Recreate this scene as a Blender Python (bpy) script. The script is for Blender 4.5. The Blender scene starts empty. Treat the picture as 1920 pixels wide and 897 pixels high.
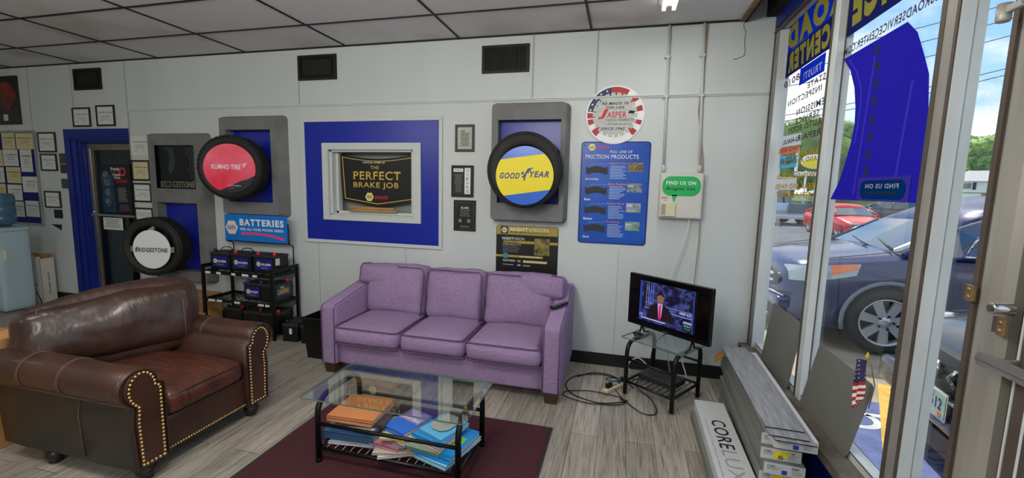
import bpy, bmesh, math, random
from mathutils import Vector, Matrix, noise as mnoise
random.seed(7)
PI = math.pi
scn = bpy.context.scene
COL = scn.collection

# ------------------------------------------------------------------ camera
cam_d = bpy.data.cameras.new('camera'); cam = bpy.data.objects.new('camera', cam_d); COL.objects.link(cam)
cam_d.sensor_width = 36.0; cam_d.lens = 810.05 / 1920 * 36.0; cam_d.clip_end = 600; cam_d.clip_start = 0.05
_y, _p, _r = -0.2459, -0.1193, 0.0233
_f = Vector((math.sin(_y)*math.cos(_p), math.cos(_y)*math.cos(_p), math.sin(_p)))
_rt = Vector((math.cos(_y), -math.sin(_y), 0)); _up = _rt.cross(_f)
_r2 = _rt*math.cos(_r) + _up*math.sin(_r); _u2 = _up*math.cos(_r) - _rt*math.sin(_r)
M = Matrix((_r2, _u2, -_f)).transposed().to_4x4(); M.translation = Vector((2.9544, -3.9837, 1.6364))
cam.matrix_world = M
scn.camera = cam
# ------------------------------------------------------------------ exposure, sky, sun
scn.view_settings.view_transform = 'Standard'; scn.view_settings.look = 'None'
scn.view_settings.exposure = 0.12; scn.view_settings.gamma = 1.0; scn.view_settings.use_curve_mapping = False
SKY_STRENGTH = 1.25; SUN_STRENGTH = 4.6; FILL_W = 54.0; STRIP_W = 7.0
w = bpy.data.worlds.new('sky'); scn.world = w; w.use_nodes = True
nt = w.node_tree; nt.nodes.clear()
def wn(t, **k):
    n = nt.nodes.new(t)
    for a, v in k.items(): setattr(n, a, v)
    return n
tc = wn('ShaderNodeTexCoord'); sep = wn('ShaderNodeSeparateXYZ'); nt.links.new(tc.outputs['Generated'], sep.inputs[0])
ramp = wn('ShaderNodeValToRGB'); nt.links.new(sep.outputs['Z'], ramp.inputs[0])
ramp.color_ramp.elements[0].position = 0.0; ramp.color_ramp.elements[0].color = (0.62, 0.80, 0.98, 1)
ramp.color_ramp.elements[1].position = 0.7; ramp.color_ramp.elements[1].color = (0.13, 0.33, 0.80, 1)
e = ramp.color_ramp.elements.new(0.22); e.color = (0.33, 0.60, 0.97, 1)
mp = wn('ShaderNodeMapping'); mp.inputs['Scale'].default_value = (1.6, 1.6, 4.2); mp.inputs['Location'].default_value = (0.55, 0.3, 0.2)
nt.links.new(tc.outputs['Generated'], mp.inputs[0])
nz = wn('ShaderNodeTexNoise'); nz.inputs['Scale'].default_value = 1.7; nz.inputs['Detail'].default_value = 7; nz.inputs['Roughness'].default_value = 0.55
nt.links.new(mp.outputs[0], nz.inputs['Vector'])
cr = wn('ShaderNodeValToRGB'); cr.color_ramp.elements[0].position = 0.41; cr.color_ramp.elements[1].position = 0.56
nt.links.new(nz.outputs['Fac'], cr.inputs[0])
mx = wn('ShaderNodeMix', data_type='RGBA'); nt.links.new(cr.outputs[0], mx.inputs[0]); nt.links.new(ramp.outputs[0], mx.inputs[6]); mx.inputs[7].default_value = (0.97, 0.98, 1.0, 1)
bg = wn('ShaderNodeBackground'); nt.links.new(mx.outputs[2], bg.inputs[0]); bg.inputs[1].default_value = SKY_STRENGTH
wo = wn('ShaderNodeOutputWorld'); nt.links.new(bg.outputs[0], wo.inputs[0])
sun_d = bpy.data.lights.new('sun', 'SUN'); sun = bpy.data.objects.new('sun', sun_d); COL.objects.link(sun)
sun_d.energy = SUN_STRENGTH; sun_d.angle = 0.01; sun_d.color = (1.0, 0.95, 0.86)
sun.rotation_euler = Vector((-0.10, 0.62, 0.80)).to_track_quat('Z', 'Y').to_euler()
def area(name, loc, sx, sy, watt, rot=(0, 0, 0), color=(1, 0.98, 0.94)):
    d = bpy.data.lights.new(name, 'AREA'); d.shape = 'RECTANGLE'; d.size = sx; d.size_y = sy; d.energy = watt; d.color = color
    o = bpy.data.objects.new(name, d); COL.objects.link(o); o.location = loc; o.rotation_euler = rot
    return o
FILL_LAMPS = [(-4.0, -3.3), (-0.4, -3.3), (1.8, -3.0), (-2.2, -5.6), (1.9, -5.6)]   # fill lamps added out of frame to brighten room and ceiling
for (lx, ly), kk in zip(FILL_LAMPS, (.10, .72, 1.45, .35, 1.6)):
    pd_ = bpy.data.lights.new('fill_lamp_light', 'POINT'); pd_.energy = FILL_W*kk; pd_.shadow_soft_size = .28; pd_.color = (1, .98, .91)
    po_ = bpy.data.objects.new('fill_lamp_light', pd_); COL.objects.link(po_); po_.location = (lx, ly, 2.58)

# ------------------------------------------------------------------ materials
def lin(c):
    return tuple((x/12.92 if x <= 0.04045 else ((x+0.055)/1.055)**2.4) for x in c)
MATS = {}
def mat(name, rgb, rough=0.6, metal=0.0, var=0.0, scale=8.0, bump=0.0, bscale=60.0, stretch=(1, 1, 1), coat=0.0, emit=0.0, rgb2=None, spec=0.5, detail=4.0, obj=True):
    """rgb in sRGB 0..1. var = brightness variation of a noise; rgb2 = second colour of that noise."""
    if name in MATS: return MATS[name]
    m = bpy.data.materials.new(name); m.use_nodes = True; MATS[name] = m
    n = m.node_tree.nodes; L = m.node_tree.links; b = n['Principled BSDF']
    c = lin(rgb); b.inputs['Base Color'].default_value = (*c, 1); b.inputs['Roughness'].default_value = rough
    b.inputs['Metallic'].default_value = metal; b.inputs['Specular IOR Level'].default_value = spec
    b.inputs['Coat Weight'].default_value = coat; b.inputs['Coat Roughness'].default_value = 0.05
    if emit: b.inputs['Emission Color'].default_value = (*c, 1); b.inputs['Emission Strength'].default_value = emit
    if var or bump or rgb2:
        t = n.new('ShaderNodeTexCoord'); mpp = n.new('ShaderNodeMapping'); mpp.inputs['Scale'].default_value = stretch
        L.new(t.outputs['Object'], mpp.inputs[0])
    if var or rgb2:
        z = n.new('ShaderNodeTexNoise'); z.inputs['Scale'].default_value = scale; z.inputs['Detail'].default_value = detail; L.new(mpp.outputs[0], z.inputs['Vector'])
        r = n.new('ShaderNodeValToRGB'); L.new(z.outputs['Fac'], r.inputs[0])
        c2 = lin(rgb2) if rgb2 else tuple(max(0, x*(1-var)) for x in c)
        c1 = c if rgb2 else tuple(min(1, x*(1+var*0.6)) for x in c)
        r.color_ramp.elements[0].position = 0.32; r.color_ramp.elements[0].color = (*c2, 1)
        r.color_ramp.elements[1].position = 0.68; r.color_ramp.elements[1].color = (*c1, 1)
        L.new(r.outputs[0], b.inputs['Base Color'])
    if bump:
        z2 = n.new('ShaderNodeTexNoise'); z2.inputs['Scale'].default_value = bscale; z2.inputs['Detail'].default_value = 3; L.new(mpp.outputs[0], z2.inputs['Vector'])
        bp = n.new('ShaderNodeBump'); bp.inputs['Strength'].default_value = min(1, bump); bp.inputs['Distance'].default_value = 0.01
        L.new(z2.outputs['Fac'], bp.inputs['Height']); L.new(bp.outputs[0], b.inputs['Normal'])
    return m
def glass(name, tint=(1, 1, 1), refl=0.5, rough=0.0):
    if name in MATS: return MATS[name]
    m = bpy.data.materials.new(name); m.use_nodes = True; MATS[name] = m
    n = m.node_tree.nodes; L = m.node_tree.links; n.clear()
    o = n.new('ShaderNodeOutputMaterial'); mxs = n.new('ShaderNodeMixShader'); t = n.new('ShaderNodeBsdfTransparent'); g = n.new('ShaderNodeBsdfGlossy')
    t.inputs[0].default_value = (*tint, 1); g.inputs['Roughness'].default_value = rough; g.inputs[0].default_value = (1, 1, 1, 1)
    f = n.new('ShaderNodeFresnel'); f.inputs[0].default_value = 1.5
    mu = n.new('ShaderNodeMath'); mu.operation = 'MULTIPLY'; mu.inputs[1].default_value = refl; L.new(f.outputs[0], mu.inputs[0])
    L.new(mu.outputs[0], mxs.inputs[0]); L.new(t.outputs[0], mxs.inputs[1]); L.new(g.outputs[0], mxs.inputs[2]); L.new(mxs.outputs[0], o.inputs[0])
    return m

# ------------------------------------------------------------------ mesh builder
class MB:
    def __init__(s): s.v = []; s.f = []; s.sm = []; s.mi = []; s.cur = 0; s.X = None
    def add(s, vs, fs, smooth=False):
        o = len(s.v)
        s.v += [s.X @ Vector(p) for p in vs] if s.X is not None else [Vector(p) for p in vs]
        for f in fs: s.f.append([i+o for i in f]); s.sm.append(smooth); s.mi.append(s.cur)
        return s
    def box(s, x0, x1, y0, y1, z0, z1):
        v = [(x0,y0,z0),(x1,y0,z0),(x1,y1,z0),(x0,y1,z0),(x0,y0,z1),(x1,y0,z1),(x1,y1,z1),(x0,y1,z1)]
        return s.add(v, [(0,3,2,1),(4,5,6,7),(0,1,5,4),(1,2,6,5),(2,3,7,6),(3,0,4,7)])
    def bbox(s, cx, cy, cz, sx, sy, sz): return s.box(cx-sx/2, cx+sx/2, cy-sy/2, cy+sy/2, cz-sz/2, cz+sz/2)
    def rbox(s, x0, x1, y0, y1, z0, z1, r=0.02, n=8, puff=(0, 0, 0), wob=0.0, seed=0, wf=4.0, smooth=True):
        """rounded box; puff = extra bulge per axis; wob = wrinkle amplitude"""
        c = Vector(((x0+x1)/2, (y0+y1)/2, (z0+z1)/2)); h = Vector(((x1-x0)/2, (y1-y0)/2, (z1-z0)/2)); r = min(r, h.x*.999, h.y*.999, h.z*.999)
        key = {}; vs = []; fs = []
        def g(i): u = 2*i/n-1; return math.copysign(1-(1-abs(u))**1.5, u)
        def vid(i, j, k):
            t = (i, j, k)
            if t in key: return key[t]
            u = Vector((g(i), g(j), g(k))); p = Vector((u.x*h.x, u.y*h.y, u.z*h.z))
            q = Vector([max(-(h[a]-r), min(h[a]-r, p[a])) for a in range(3)]); d = p-q
            if d.length > 1e-9: p = q + d.normalized()*r
            for a in range(3):
                if puff[a]:
                    b, e2 = (a+1) % 3, (a+2) % 3
                    p[a] += math.copysign(1, u[a])*abs(u[a])*puff[a]*(1-u[b]**2)*(1-u[e2]**2)
            if wob:
                nn = mnoise.noise((p+c)*wf+Vector((seed*7.1, seed*3.3, 0)))
                n2 = mnoise.noise((p+c)*wf*2.7+Vector((seed*2.1, 5, seed)))
                p += p.normalized()*wob*(nn+0.5*n2)
            key[t] = len(vs); vs.append(p+c); return key[t]
        for a in range(n):
            for b in range(n):
                fs += [(vid(a,b,0),vid(a,b+1,0),vid(a+1,b+1,0),vid(a+1,b,0)), (vid(a,b,n),vid(a+1,b,n),vid(a+1,b+1,n),vid(a,b+1,n)),
                       (vid(a,0,b),vid(a+1,0,b),vid(a+1,0,b+1),vid(a,0,b+1)), (vid(a,n,b),vid(a,n,b+1),vid(a+1,n,b+1),vid(a+1,n,b)),
                       (vid(0,a,b),vid(0,a,b+1),vid(0,a+1,b+1),vid(0,a+1,b)), (vid(n,a,b),vid(n,a+1,b),vid(n,a+1,b+1),vid(n,a,b+1))]
        return s.add(vs, fs, smooth)
    def tube(s, pts, r, n=10, cap=True, smooth=True):
        pts = [Vector(p) for p in pts]; rs = r if isinstance(r, (list, tuple)) else [r]*len(pts)
        vs = []; fs = []; up = None
        for i, p in enumerate(pts):
            d = ((pts[i+1]-p) if i == 0 else (p-pts[i-1]) if i == len(pts)-1 else (pts[i+1]-pts[i-1])).normalized()
            if up is None: up = Vector((0, 0, 1)) if abs(d.z) < 0.9 else Vector((1, 0, 0))
            a = d.cross(up).normalized(); b = a.cross(d).normalized(); up = b
            for k in range(n): t = 2*PI*k/n; vs.append(p+(a*math.cos(t)+b*math.sin(t))*rs[i])
        for i in range(len(pts)-1):
            for k in range(n): k2 = (k+1) % n; fs.append((i*n+k, i*n+k2, (i+1)*n+k2, (i+1)*n+k))
        s.add(vs, fs, smooth)
        if cap:
            o = len(s.v)-len(vs)
            s.f += [[o+k for k in range(n-1, -1, -1)], [o+(len(pts)-1)*n+k for k in range(n)]]; s.sm += [False, False]; s.mi += [s.cur, s.cur]
        return s
    def lathe(s, prof, axis='z', c=(0, 0, 0), n=32, smooth=True, mod=None):
        """prof: list of (radius, height) along axis"""
        vs = []; fs = []; c = Vector(c)
        for i, (r, h) in enumerate(prof):
            for k in range(n):
                t = 2*PI*k/n; rr = r + (mod(i, k) if mod else 0)
                a, b = rr*math.cos(t), rr*math.sin(t)
                vs.append(c+Vector({'z': (a, b, h), 'y': (a, h, b), 'x': (h, a, b)}[axis]))
        for i in range(len(prof)-1):
            for k in range(n): k2 = (k+1) % n; fs.append((i*n+k, i*n+k2, (i+1)*n+k2, (i+1)*n+k))
        return s.add(vs, fs, smooth)
    def disc(s, r, axis='z', c=(0, 0, 0), n=32, th=0.004, rx=None):
        c = Vector(c); A = []; B = []
        for k in range(n):
            t = 2*PI*k/n; a, b = (rx or r)*math.cos(t), r*math.sin(t)
            for Lt, h in ((A, -th/2), (B, th/2)): Lt.append(c+Vector({'z': (a, b, h), 'y': (a, h, b), 'x': (h, a, b)}[axis]))
        return s.add(A+B, [tuple(range(n)), tuple(range(2*n-1, n-1, -1))]+[(k, (k+1) % n, n+(k+1) % n, n+k) for k in range(n)])
    def prism(s, poly, axis, h0, h1, smooth=False):
        """poly of 2D points in the plane across axis: z:(x,y)  y:(x,z)  x:(y,z)"""
        n = len(poly)
        def P(a, b, h): return {'z': (a, b, h), 'y': (a, h, b), 'x': (h, a, b)}[axis]
        vs = [P(a, b, h0) for a, b in poly]+[P(a, b, h1) for a, b in poly]
        s.add(vs, [(k, (k+1) % n, n+(k+1) % n, n+k) for k in range(n)], smooth)
        o = len(s.v)-2*n
        s.f += [[o+k for k in range(n-1, -1, -1)], [o+n+k for k in range(n)]]; s.sm += [False, False]; s.mi += [s.cur]*2
        return s
    def build(s, name, m, parent=None, loc=(0, 0, 0), rot=(0, 0, 0), bevel=0.0, fix=True):
        me = bpy.data.meshes.new(name); me.from_pydata([tuple(p) for p in s.v], [], s.f)
        for x in (m if isinstance(m, (list, tuple)) else [m]): me.materials.append(x)
        for i, p in enumerate(me.polygons): p.use_smooth = s.sm[i]; p.material_index = s.mi[i]
        if fix:
            bm = bmesh.new(); bm.from_mesh(me); bmesh.ops.recalc_face_normals(bm, faces=bm.faces); bm.to_mesh(me); bm.free()
        me.update()
        o = bpy.data.objects.new(name, me); COL.objects.link(o); o.location = loc; o.rotation_euler = rot
        if parent is not None: o.parent = parent
        if bevel:
            bv = o.modifiers.new('bevel', 'BEVEL'); bv.width = bevel; bv.segments = 2; bv.limit_method = 'ANGLE'; bv.angle_limit = 0.6
        return o
def thing(name, label, cat, loc=(0, 0, 0), rz=0.0, group=None, rot=None):
    o = bpy.data.objects.new(name, None); COL.objects.link(o); o.empty_display_size = 0.1
    o.location = loc; o.rotation_euler = rot if rot else (0, 0, rz)
    return tag(o, label, cat, group)
def tag(o, label, cat, group=None, kind=None):
    o['label'] = label; o['category'] = cat
    if group: o['group'] = group
    if kind: o['kind'] = kind
    return o
def struct(name, mb, m, **k):
    o = mb.build(name, m, **k); o['kind'] = 'structure'; return o
def copy_tree(o, label=None, parent=None):
    c = o.copy(); COL.objects.link(c); c.parent = parent
    if label: c['label'] = label
    for ch in list(o.children): copy_tree(ch, None, c)
    return c
def arc(cx, cy, r, a0, a1, n=8): return [(cx+r*math.cos(a0+(a1-a0)*i/n), cy+r*math.sin(a0+(a1-a0)*i/n)) for i in range(n+1)]
def rrect(x0, x1, z0, z1, r, n=4):
    return arc(x1-r, z1-r, r, 0, PI/2, n)+arc(x0+r, z1-r, r, PI/2, PI, n)+arc(x0+r, z0+r, r, PI, 1.5*PI, n)+arc(x1-r, z0+r, r, 1.5*PI, 2*PI, n)

def text(s, x0, z0, wd, ht, m, parent=None, y=-0.002, name='lettering', bold=0.0, shear=0.0, serif=False, mirror=False, th=0.0006, mb_only=False, into=None, smallcaps=False):
    """lettering fitted into the box x0..x0+wd, z0..z0+ht, standing upright and facing -y"""
    cu = bpy.data.curves.new('t', 'FONT'); cu.body = s; cu.resolution_u = 3; cu.offset = bold; cu.shear = shear; cu.space_character = 1.05+bold*4
    if smallcaps:
        cu.small_caps_scale = 0.8
        for i, ch in enumerate(s):
            if ch.islower(): cu.body_format[i].use_small_caps = True
    ob = bpy.data.objects.new('t', cu); COL.objects.link(ob); dg = bpy.context.evaluated_depsgraph_get(); dg.update()
    me = bpy.data.meshes.new_from_object(ob.evaluated_get(dg)); bpy.data.objects.remove(ob); bpy.data.curves.remove(cu)
    V = [(v.co.x, v.co.y) for v in me.vertices]; F = [list(p.vertices) for p in me.polygons]
    if serif:
        from collections import Counter
        ec = Counter(); H = max(v[1] for v in V)
        for f in F:
            for a, b in zip(f, f[1:]+f[:1]): ec[(min(a, b), max(a, b))] += 1
        for (a, b), c in ec.items():
            if c == 1 and abs(V[a][1]-V[b][1]) < 1e-4:
                ln = abs(V[a][0]-V[b][0]); yy = V[a][1]
                if 0.05*H < ln < 0.45*H and (abs(yy) < 0.03*H or yy > 0.6*H):
                    xa, xb = sorted((V[a][0], V[b][0])); ex = 0.07*H; t = 0.045*H
                    if ln > 0.22*H: ex = 0
                    o = len(V); yb = (yy, yy+t) if yy < 0.3*H else (yy-t, yy)
                    V += [(xa-ex, yb[0]), (xb+ex, yb[0]), (xb+ex, yb[1]), (xa-ex, yb[1])]; F.append([o, o+1, o+2, o+3])
    bpy.data.meshes.remove(me)
    if not V: return None
    ax, bx = min(v[0] for v in V), max(v[0] for v in V); az, bz = min(v[1] for v in V), max(v[1] for v in V)
    sx, sz = wd/(bx-ax), ht/(bz-az)
    P = []
    for a, b in V:
        X = (a-ax)*sx
        if mirror: X = wd-X
        P.append((x0+X, y, z0+(b-az)*sz))
    mb = into or MB(); mb.add(P, F)
    if into is not None: return None
    return mb.build(name, m, parent, fix=False)
def lines(mb, x0, x1, z0, z1, n, y=-0.002, fill=0.45, center=False, ragged=0.4):
    for i in range(n):
        zt = z1-(z1-z0)*i/n; h = (z1-z0)/n*fill; L = (x1-x0)*(1-ragged*random.random())
        a = (x0+x1)/2-L/2 if center else x0
        mb.add([(a, y, zt-h), (a+L, y, zt-h), (a+L, y, zt), (a, y, zt)], [(0, 1, 2, 3)])
    return mb
def quad(mb, x0, x1, z0, z1, y): return mb.add([(x0, y, z0), (x1, y, z0), (x1, y, z1), (x0, y, z1)], [(0, 1, 2, 3)])

WHITE = mat('white_paint', (.86, .88, .87), .5); INK = mat('dark_ink', (.10, .10, .12), .7); BLACKP = mat('black_plastic', (.035, .035, .04), .42)
BLUE = mat('blue_paint', (.05, .14, .62), .35, var=.10, scale=2.0, bump=.05, bscale=25)
BLKMET = mat('black_metal', (.045, .045, .05), .38, metal=.3, bump=.04, bscale=90)
ALU = mat('aluminium', (.66, .66, .64), .35, metal=.7, var=.15, scale=6, stretch=(1, 1, .15))
CHROME = mat('chrome', (.80, .81, .82), .15, metal=1.0)
WHT = mat('print_white', (.92, .93, .93), .6); YEL = mat('print_yellow', (.93, .85, .08), .5); RED = mat('print_red', (.78, .10, .10), .5); ORG = mat('print_orange', (.95, .55, .12), .5)
GOLD = mat('print_gold', (.84, .70, .30), .45); GRN = mat('print_green', (.13, .70, .36), .5); SBLUE = mat('print_blue', (.03, .28, .68), .45); NAVY = mat('print_navy', (.06, .12, .45), .45)
GREYP = mat('print_grey', (.50, .51, .52), .6); BLKP = mat('print_black', (.03, .03, .03), .5); PINK = mat('print_pink', (.90, .30, .50), .5)
WOOD = mat('raw_wood', (.72, .56, .34), .7, var=.25, scale=14, stretch=(1, 8, 8)); CARD = mat('cardboard', (.72, .53, .31), .85, var=.12, scale=5)
PAPER = mat('paper', (.85, .86, .84), .8); CREAM = mat('cream_paper', (.84, .79, .60), .8)

# ------------------------------------------------------------------ room shell
WALLM = mat('wall_paint', (.79, .815, .81), .55, var=.06, scale=1.3, bump=.06, bscale=9, stretch=(1, 1, .12))
def floor_mat():
    m = bpy.data.materials.new('vinyl_planks'); m.use_nodes = True; n = m.node_tree.nodes; L = m.node_tree.links; b = n['Principled BSDF']
    t = n.new('ShaderNodeTexCoord'); mp = n.new('ShaderNodeMapping'); mp.inputs['Rotation'].default_value = (0, 0, PI/2); L.new(t.outputs['Object'], mp.inputs[0])
    br = n.new('ShaderNodeTexBrick'); br.inputs['Scale'].default_value = 1; br.inputs['Brick Width'].default_value = 1.22; br.inputs['Row Height'].default_value = .18
    br.inputs['Mortar Size'].default_value = .0016; br.offset = .37; br.inputs['Color1'].default_value = (*lin((.745, .72, .68)), 1); br.inputs['Color2'].default_value = (*lin((.64, .62, .585)), 1)
    br.inputs['Mortar'].default_value = (*lin((.27, .25, .23)), 1); L.new(mp.outputs[0], br.inputs['Vector'])
    def layer(prev, sc, st, lo, hi, dark, w=0):
        mq = n.new('ShaderNodeMapping'); mq.inputs['Scale'].default_value = st; L.new(t.outputs['Object'], mq.inputs[0])
        z = n.new('ShaderNodeTexNoise'); z.inputs['Scale'].default_value = sc; z.inputs['Detail'].default_value = 8; z.inputs['Roughness'].default_value = .65; z.inputs['Distortion'].default_value = w
        L.new(mq.outputs[0], z.inputs['Vector']); r = n.new('ShaderNodeValToRGB'); r.color_ramp.elements[0].position = lo; r.color_ramp.elements[1].position = hi
        r.color_ramp.elements[0].color = (dark, dark*.96, dark*.9, 1); r.color_ramp.elements[1].color = (1, 1, 1, 1); L.new(z.outputs['Fac'], r.inputs[0])
        x = n.new('ShaderNodeMix'); x.data_type = 'RGBA'; x.blend_type = 'MULTIPLY'; x.inputs[0].default_value = 1; L.new(prev, x.inputs[6]); L.new(r.outputs[0], x.inputs[7]); return x.outputs[2]
    o = layer(br.outputs['Color'], 4, (6, .5, 1), .30, .62, .62, 1.2); o = layer(o, 9, (9, .35, 1), .36, .50, .50, .8); o = layer(o, 1.0, (1, 1, 1), .2, .7, .80)
    L.new(o, b.inputs['Base Color']); b.inputs['Roughness'].default_value = .42; return m
struct('floor', MB().box(-7, 4.06, -8, 0.0, -.1, 0), floor_mat())
WT = 0.16
mb = MB()   # back wall with the recess of the interior window and the door opening
mb.box(-7.0, -3.66, 0, .45, 0, 3.4); mb.box(-3.66, -2.79, 0, .45, 2.10, 3.4)
mb.box(-2.79, -.04, 0, .45, 0, 3.4); mb.box(-.04, .93, 0, .45, 0, 1.305); mb.box(-.04, .93, 0, .45, 1.98, 3.4); mb.box(.93, 4.06, 0, .45, 0, 3.4); mb.box(4.06, 4.16, .0, .45, 0, 3.4)
struct('wall_back', mb, WALLM)
struct('wall_left', MB().box(-7.15, -7, -8, .45, 0, 3.4), WALLM)
struct('wall_front', MB().box(-7, 4.2, -8.15, -8, 0, 3.4), WALLM)
tile = mat('ceiling_tile', (.87, .865, .87), .85, var=.09, scale=260, bump=.35, bscale=150, detail=2)
_n = tile.node_tree.nodes; _L = tile.node_tree.links; _b = _n['Principled BSDF']; _src = _b.inputs['Base Color'].links[0].from_socket
_t = _n.new('ShaderNodeTexCoord'); _z = _n.new('ShaderNodeTexNoise'); _z.inputs['Scale'].default_value = .9; _L.new(_t.outputs['Object'], _z.inputs['Vector'])
_r = _n.new('ShaderNodeValToRGB'); _r.color_ramp.elements[0].position = .60; _r.color_ramp.elements[0].color = (1, 1, 1, 1); _r.color_ramp.elements[1].position = .78; _r.color_ramp.elements[1].color = (.62, .55, .45, 1)
_L.new(_z.outputs['Fac'], _r.inputs[0]); _x = _n.new('ShaderNodeMix'); _x.data_type = 'RGBA'; _x.blend_type = 'MULTIPLY'; _x.inputs[0].default_value = 1
_L.new(_src, _x.inputs[6]); _L.new(_r.outputs[0], _x.inputs[7]); _L.new(_x.outputs[2], _b.inputs['Base Color'])
struct('ceiling', MB().box(-7, 3.80, -8, 0, 3.014, 3.05), tile)
struct('ceiling_roof', MB().box(-7.2, 4.6, -8.2, .45, 3.4, 3.6), mat('roof_dark', (.06, .06, .065), .9))
gb = MB(); gx = [-3.477+1.22*k for k in range(-2, 6)]
for x in gx: gb.box(x-.009, x+.009, -8, 0, 3.006, 3.016)
for k in range(13): gb.box(-7, 3.80, -.568-.61*k-.009, -.568-.61*k+.009, 3.007, 3.016)
gb.box(-7, 3.80, -.012, 0, 3.0, 3.016)
struct('ceiling_grid', gb, mat('grid_black', (.035, .035, .035), .6))
struct('trim_1', MB().box(3.80, 3.835, -8, 0, 2.995, 3.05), mat('bare_wood_edge', (.50, .42, .30), .8, var=.4, scale=9))
struct('trim_2', MB().box(3.835, 3.85, -8, 0, 2.99, 3.4), mat('soffit_black', (.03, .03, .035), .9))
# thin battens over the panel joints of the back wall
TR = mat('trim_paint', (.79, .81, .80), .5)
tb = MB(); tb.box(-2.775, 4.055, -.012, 0, 2.425, 2.447); tb.box(-2.775, 4.055, -.022, 0, 2.437, 2.443); struct('trim_3', tb, TR)
sb = MB()
for x, z0, z1 in ((-2.785, 0, 3.0), (-.385, 2.447, 2.68), (2.685, 2.447, 3.0), (2.115, 2.447, 3.0), (-4.42, 2.2, 3.0), (-3.66, 2.3, 3.0)): sb.box(x-.007, x+.007, -.004, 0, z0, z1)
struct('trim_4', sb, mat('joint_paint', (.66, .68, .67), .6))
sj = MB()
for x, z0, z1 in ((-1.39, 0, 1.2), (-.20, 0, .98), (.83, 0, .98), (2.08, 0, .85), (2.95, 0, 1.1), (-2.771, 1.0, 2.425)): sj.box(x-.0015, x+.0015, -.0015, 0, z0, z1)
struct('trim_5', sj, mat('joint_line', (.50, .52, .52), .7))
struct('baseboard_back', MB().box(-2.78, 4.06, -.012, 0, 0, .115), mat('base_black', (.05, .05, .055), .5))
struct('baseboard_left', MB().box(-7, -3.85, -.012, 0, 0, .115), MATS['base_black'])
cr_pts = [(3.83, -.0015, 2.99), (3.83, -.0015, 2.955), (3.85, -.0015, 2.92), (3.845, -.0015, 2.86), (3.85, -.0015, 2.81), (3.855, -.0015, 2.77), (3.85, -.0015, 2.735), (3.81, -.0015, 2.715), (3.77, -.0015, 2.71)]
struct('trim_6', MB().tube(cr_pts, .0022, 5), mat('crack_line', (.25, .25, .24), .9))

# window wall (x = 4.06 .. 4.17) : knee wall, sill, frames, glass
WFR = mat('frame_white', (.80, .82, .82), .45, var=.10, scale=9, stretch=(1, 1, .3)); BRZ = mat('frame_bronze', (.33, .29, .26), .5, var=.2, scale=7); GAL = mat('frame_grey', (.64, .63, .60), .42, metal=.25, var=.22, scale=7, stretch=(1, 1, .25))
SILL = mat('sill_dirty', (.47, .44, .40), .8, rgb2=(.33, .30, .27), scale=7, bump=.2, bscale=50)
struct('wall_right', MB().box(4.06, 4.20, -2.30, 0, 0, .30).box(4.06, 4.20, -8.1, -3.42, 0, .30).box(4.06, 4.5, -8.1, .2, 2.93, 3.4), mat('knee_blue', (.06, .14, .50), .5))
struct('trim_7', MB().box(3.995, 4.20, -2.30, 0, .30, .35), SILL)
struct('wall_soffit', MB().box(3.99, 4.062, -8.0, 0, 3.02, 3.4), MATS['soffit_black'])
frs = MB(); frs.box(4.10, 4.16, -2.30, -.02, .35, .385); frs.box(4.085, 4.16, -8, 0, 2.90, 2.93); frs.box(4.07, 4.16, -.095, 0, .35, 2.90)
struct('window_frame', frs, WFR)
fb = MB(); fb.box(4.06, 4.066, -.02, -.0, .35, 2.93); fb.box(4.098, 4.102, -2.29, -.1, .385, .39); fb.box(4.066, 4.069, -.094, -.088, .35, 2.9); fb.box(4.066, 4.069, -.058, -.05, .35, 2.9); fb.box(4.055, 4.085, -8, 0, 2.888, 2.90)
struct('trim_8', fb, BRZ)
def mullion(i, ya, yb, face, name):
    m1 = MB().box(face, 4.17, ya, yb, .35, 2.93); struct(name, m1, WFR if i == 1 else GAL)
m1 = MB().box(4.09, 4.17, -1.05, -.985, .35, 2.91); struct('window_mullion', m1, WFR, bevel=.003)
struct('trim_9', MB().box(4.088, 4.13, -.985, -.962, .35, 2.91).box(4.128, 4.135, -1.053, -1.05, .35, 2.9), BRZ)
struct('window_mullion', MB().box(4.09, 4.17, -2.01, -1.94, .35, 2.91), GAL, bevel=.003)
struct('trim_10', MB().box(4.088, 4.13, -1.945, -1.918, .35, 2.91).box(4.0885, 4.10, -2.014, -2.0, .35, 2.9), BRZ)
struct('trim_11', MB().box(4.094, 4.17, -2.022, -2.014, .35, 2.91), WFR)
# door opening to the street side
dcol = MB(); dcol.prism([(-2.31, 4.17)[::-1] if 0 else (4.17, -2.31), (4.075, -2.31), (4.062, -2.335), (4.058, -2.37), (4.062, -2.41), (4.075, -2.435), (4.17, -2.435)], 'z', 0, 2.93, smooth=False)
struct('door_1_frame', dcol, GAL)
struct('trim_12', MB().box(4.064, 4.17, -2.312, -2.292, 0, 2.93).box(4.10, 4.17, -2.47, -2.435, 0, 2.93), BRZ)
dm = MB(); dm.box(4.075, 4.125, -2.53, -2.478, .02, 2.88); dm.box(4.075, 4.125, -3.38, -3.30, .02, 2.88); dm.box(4.075, 4.125, -3.38, -2.48, .02, .22); dm.box(4.075, 4.125, -3.38, -2.48, 2.78, 2.88)
d1 = struct('door_1', dm, BRZ)
struct('door_edge', MB().box(4.072, 4.075, -2.482, -2.476, .02, 2.88).box(4.072, 4.075, -2.53, -2.524, .22, 2.78), WFR, parent=d1)
MB().box(4.098, 4.102, -3.30, -2.53, .22, 2.78).build('glass_pane', glass('window_glass', (.97, .985, .98), .13), d1)
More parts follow.
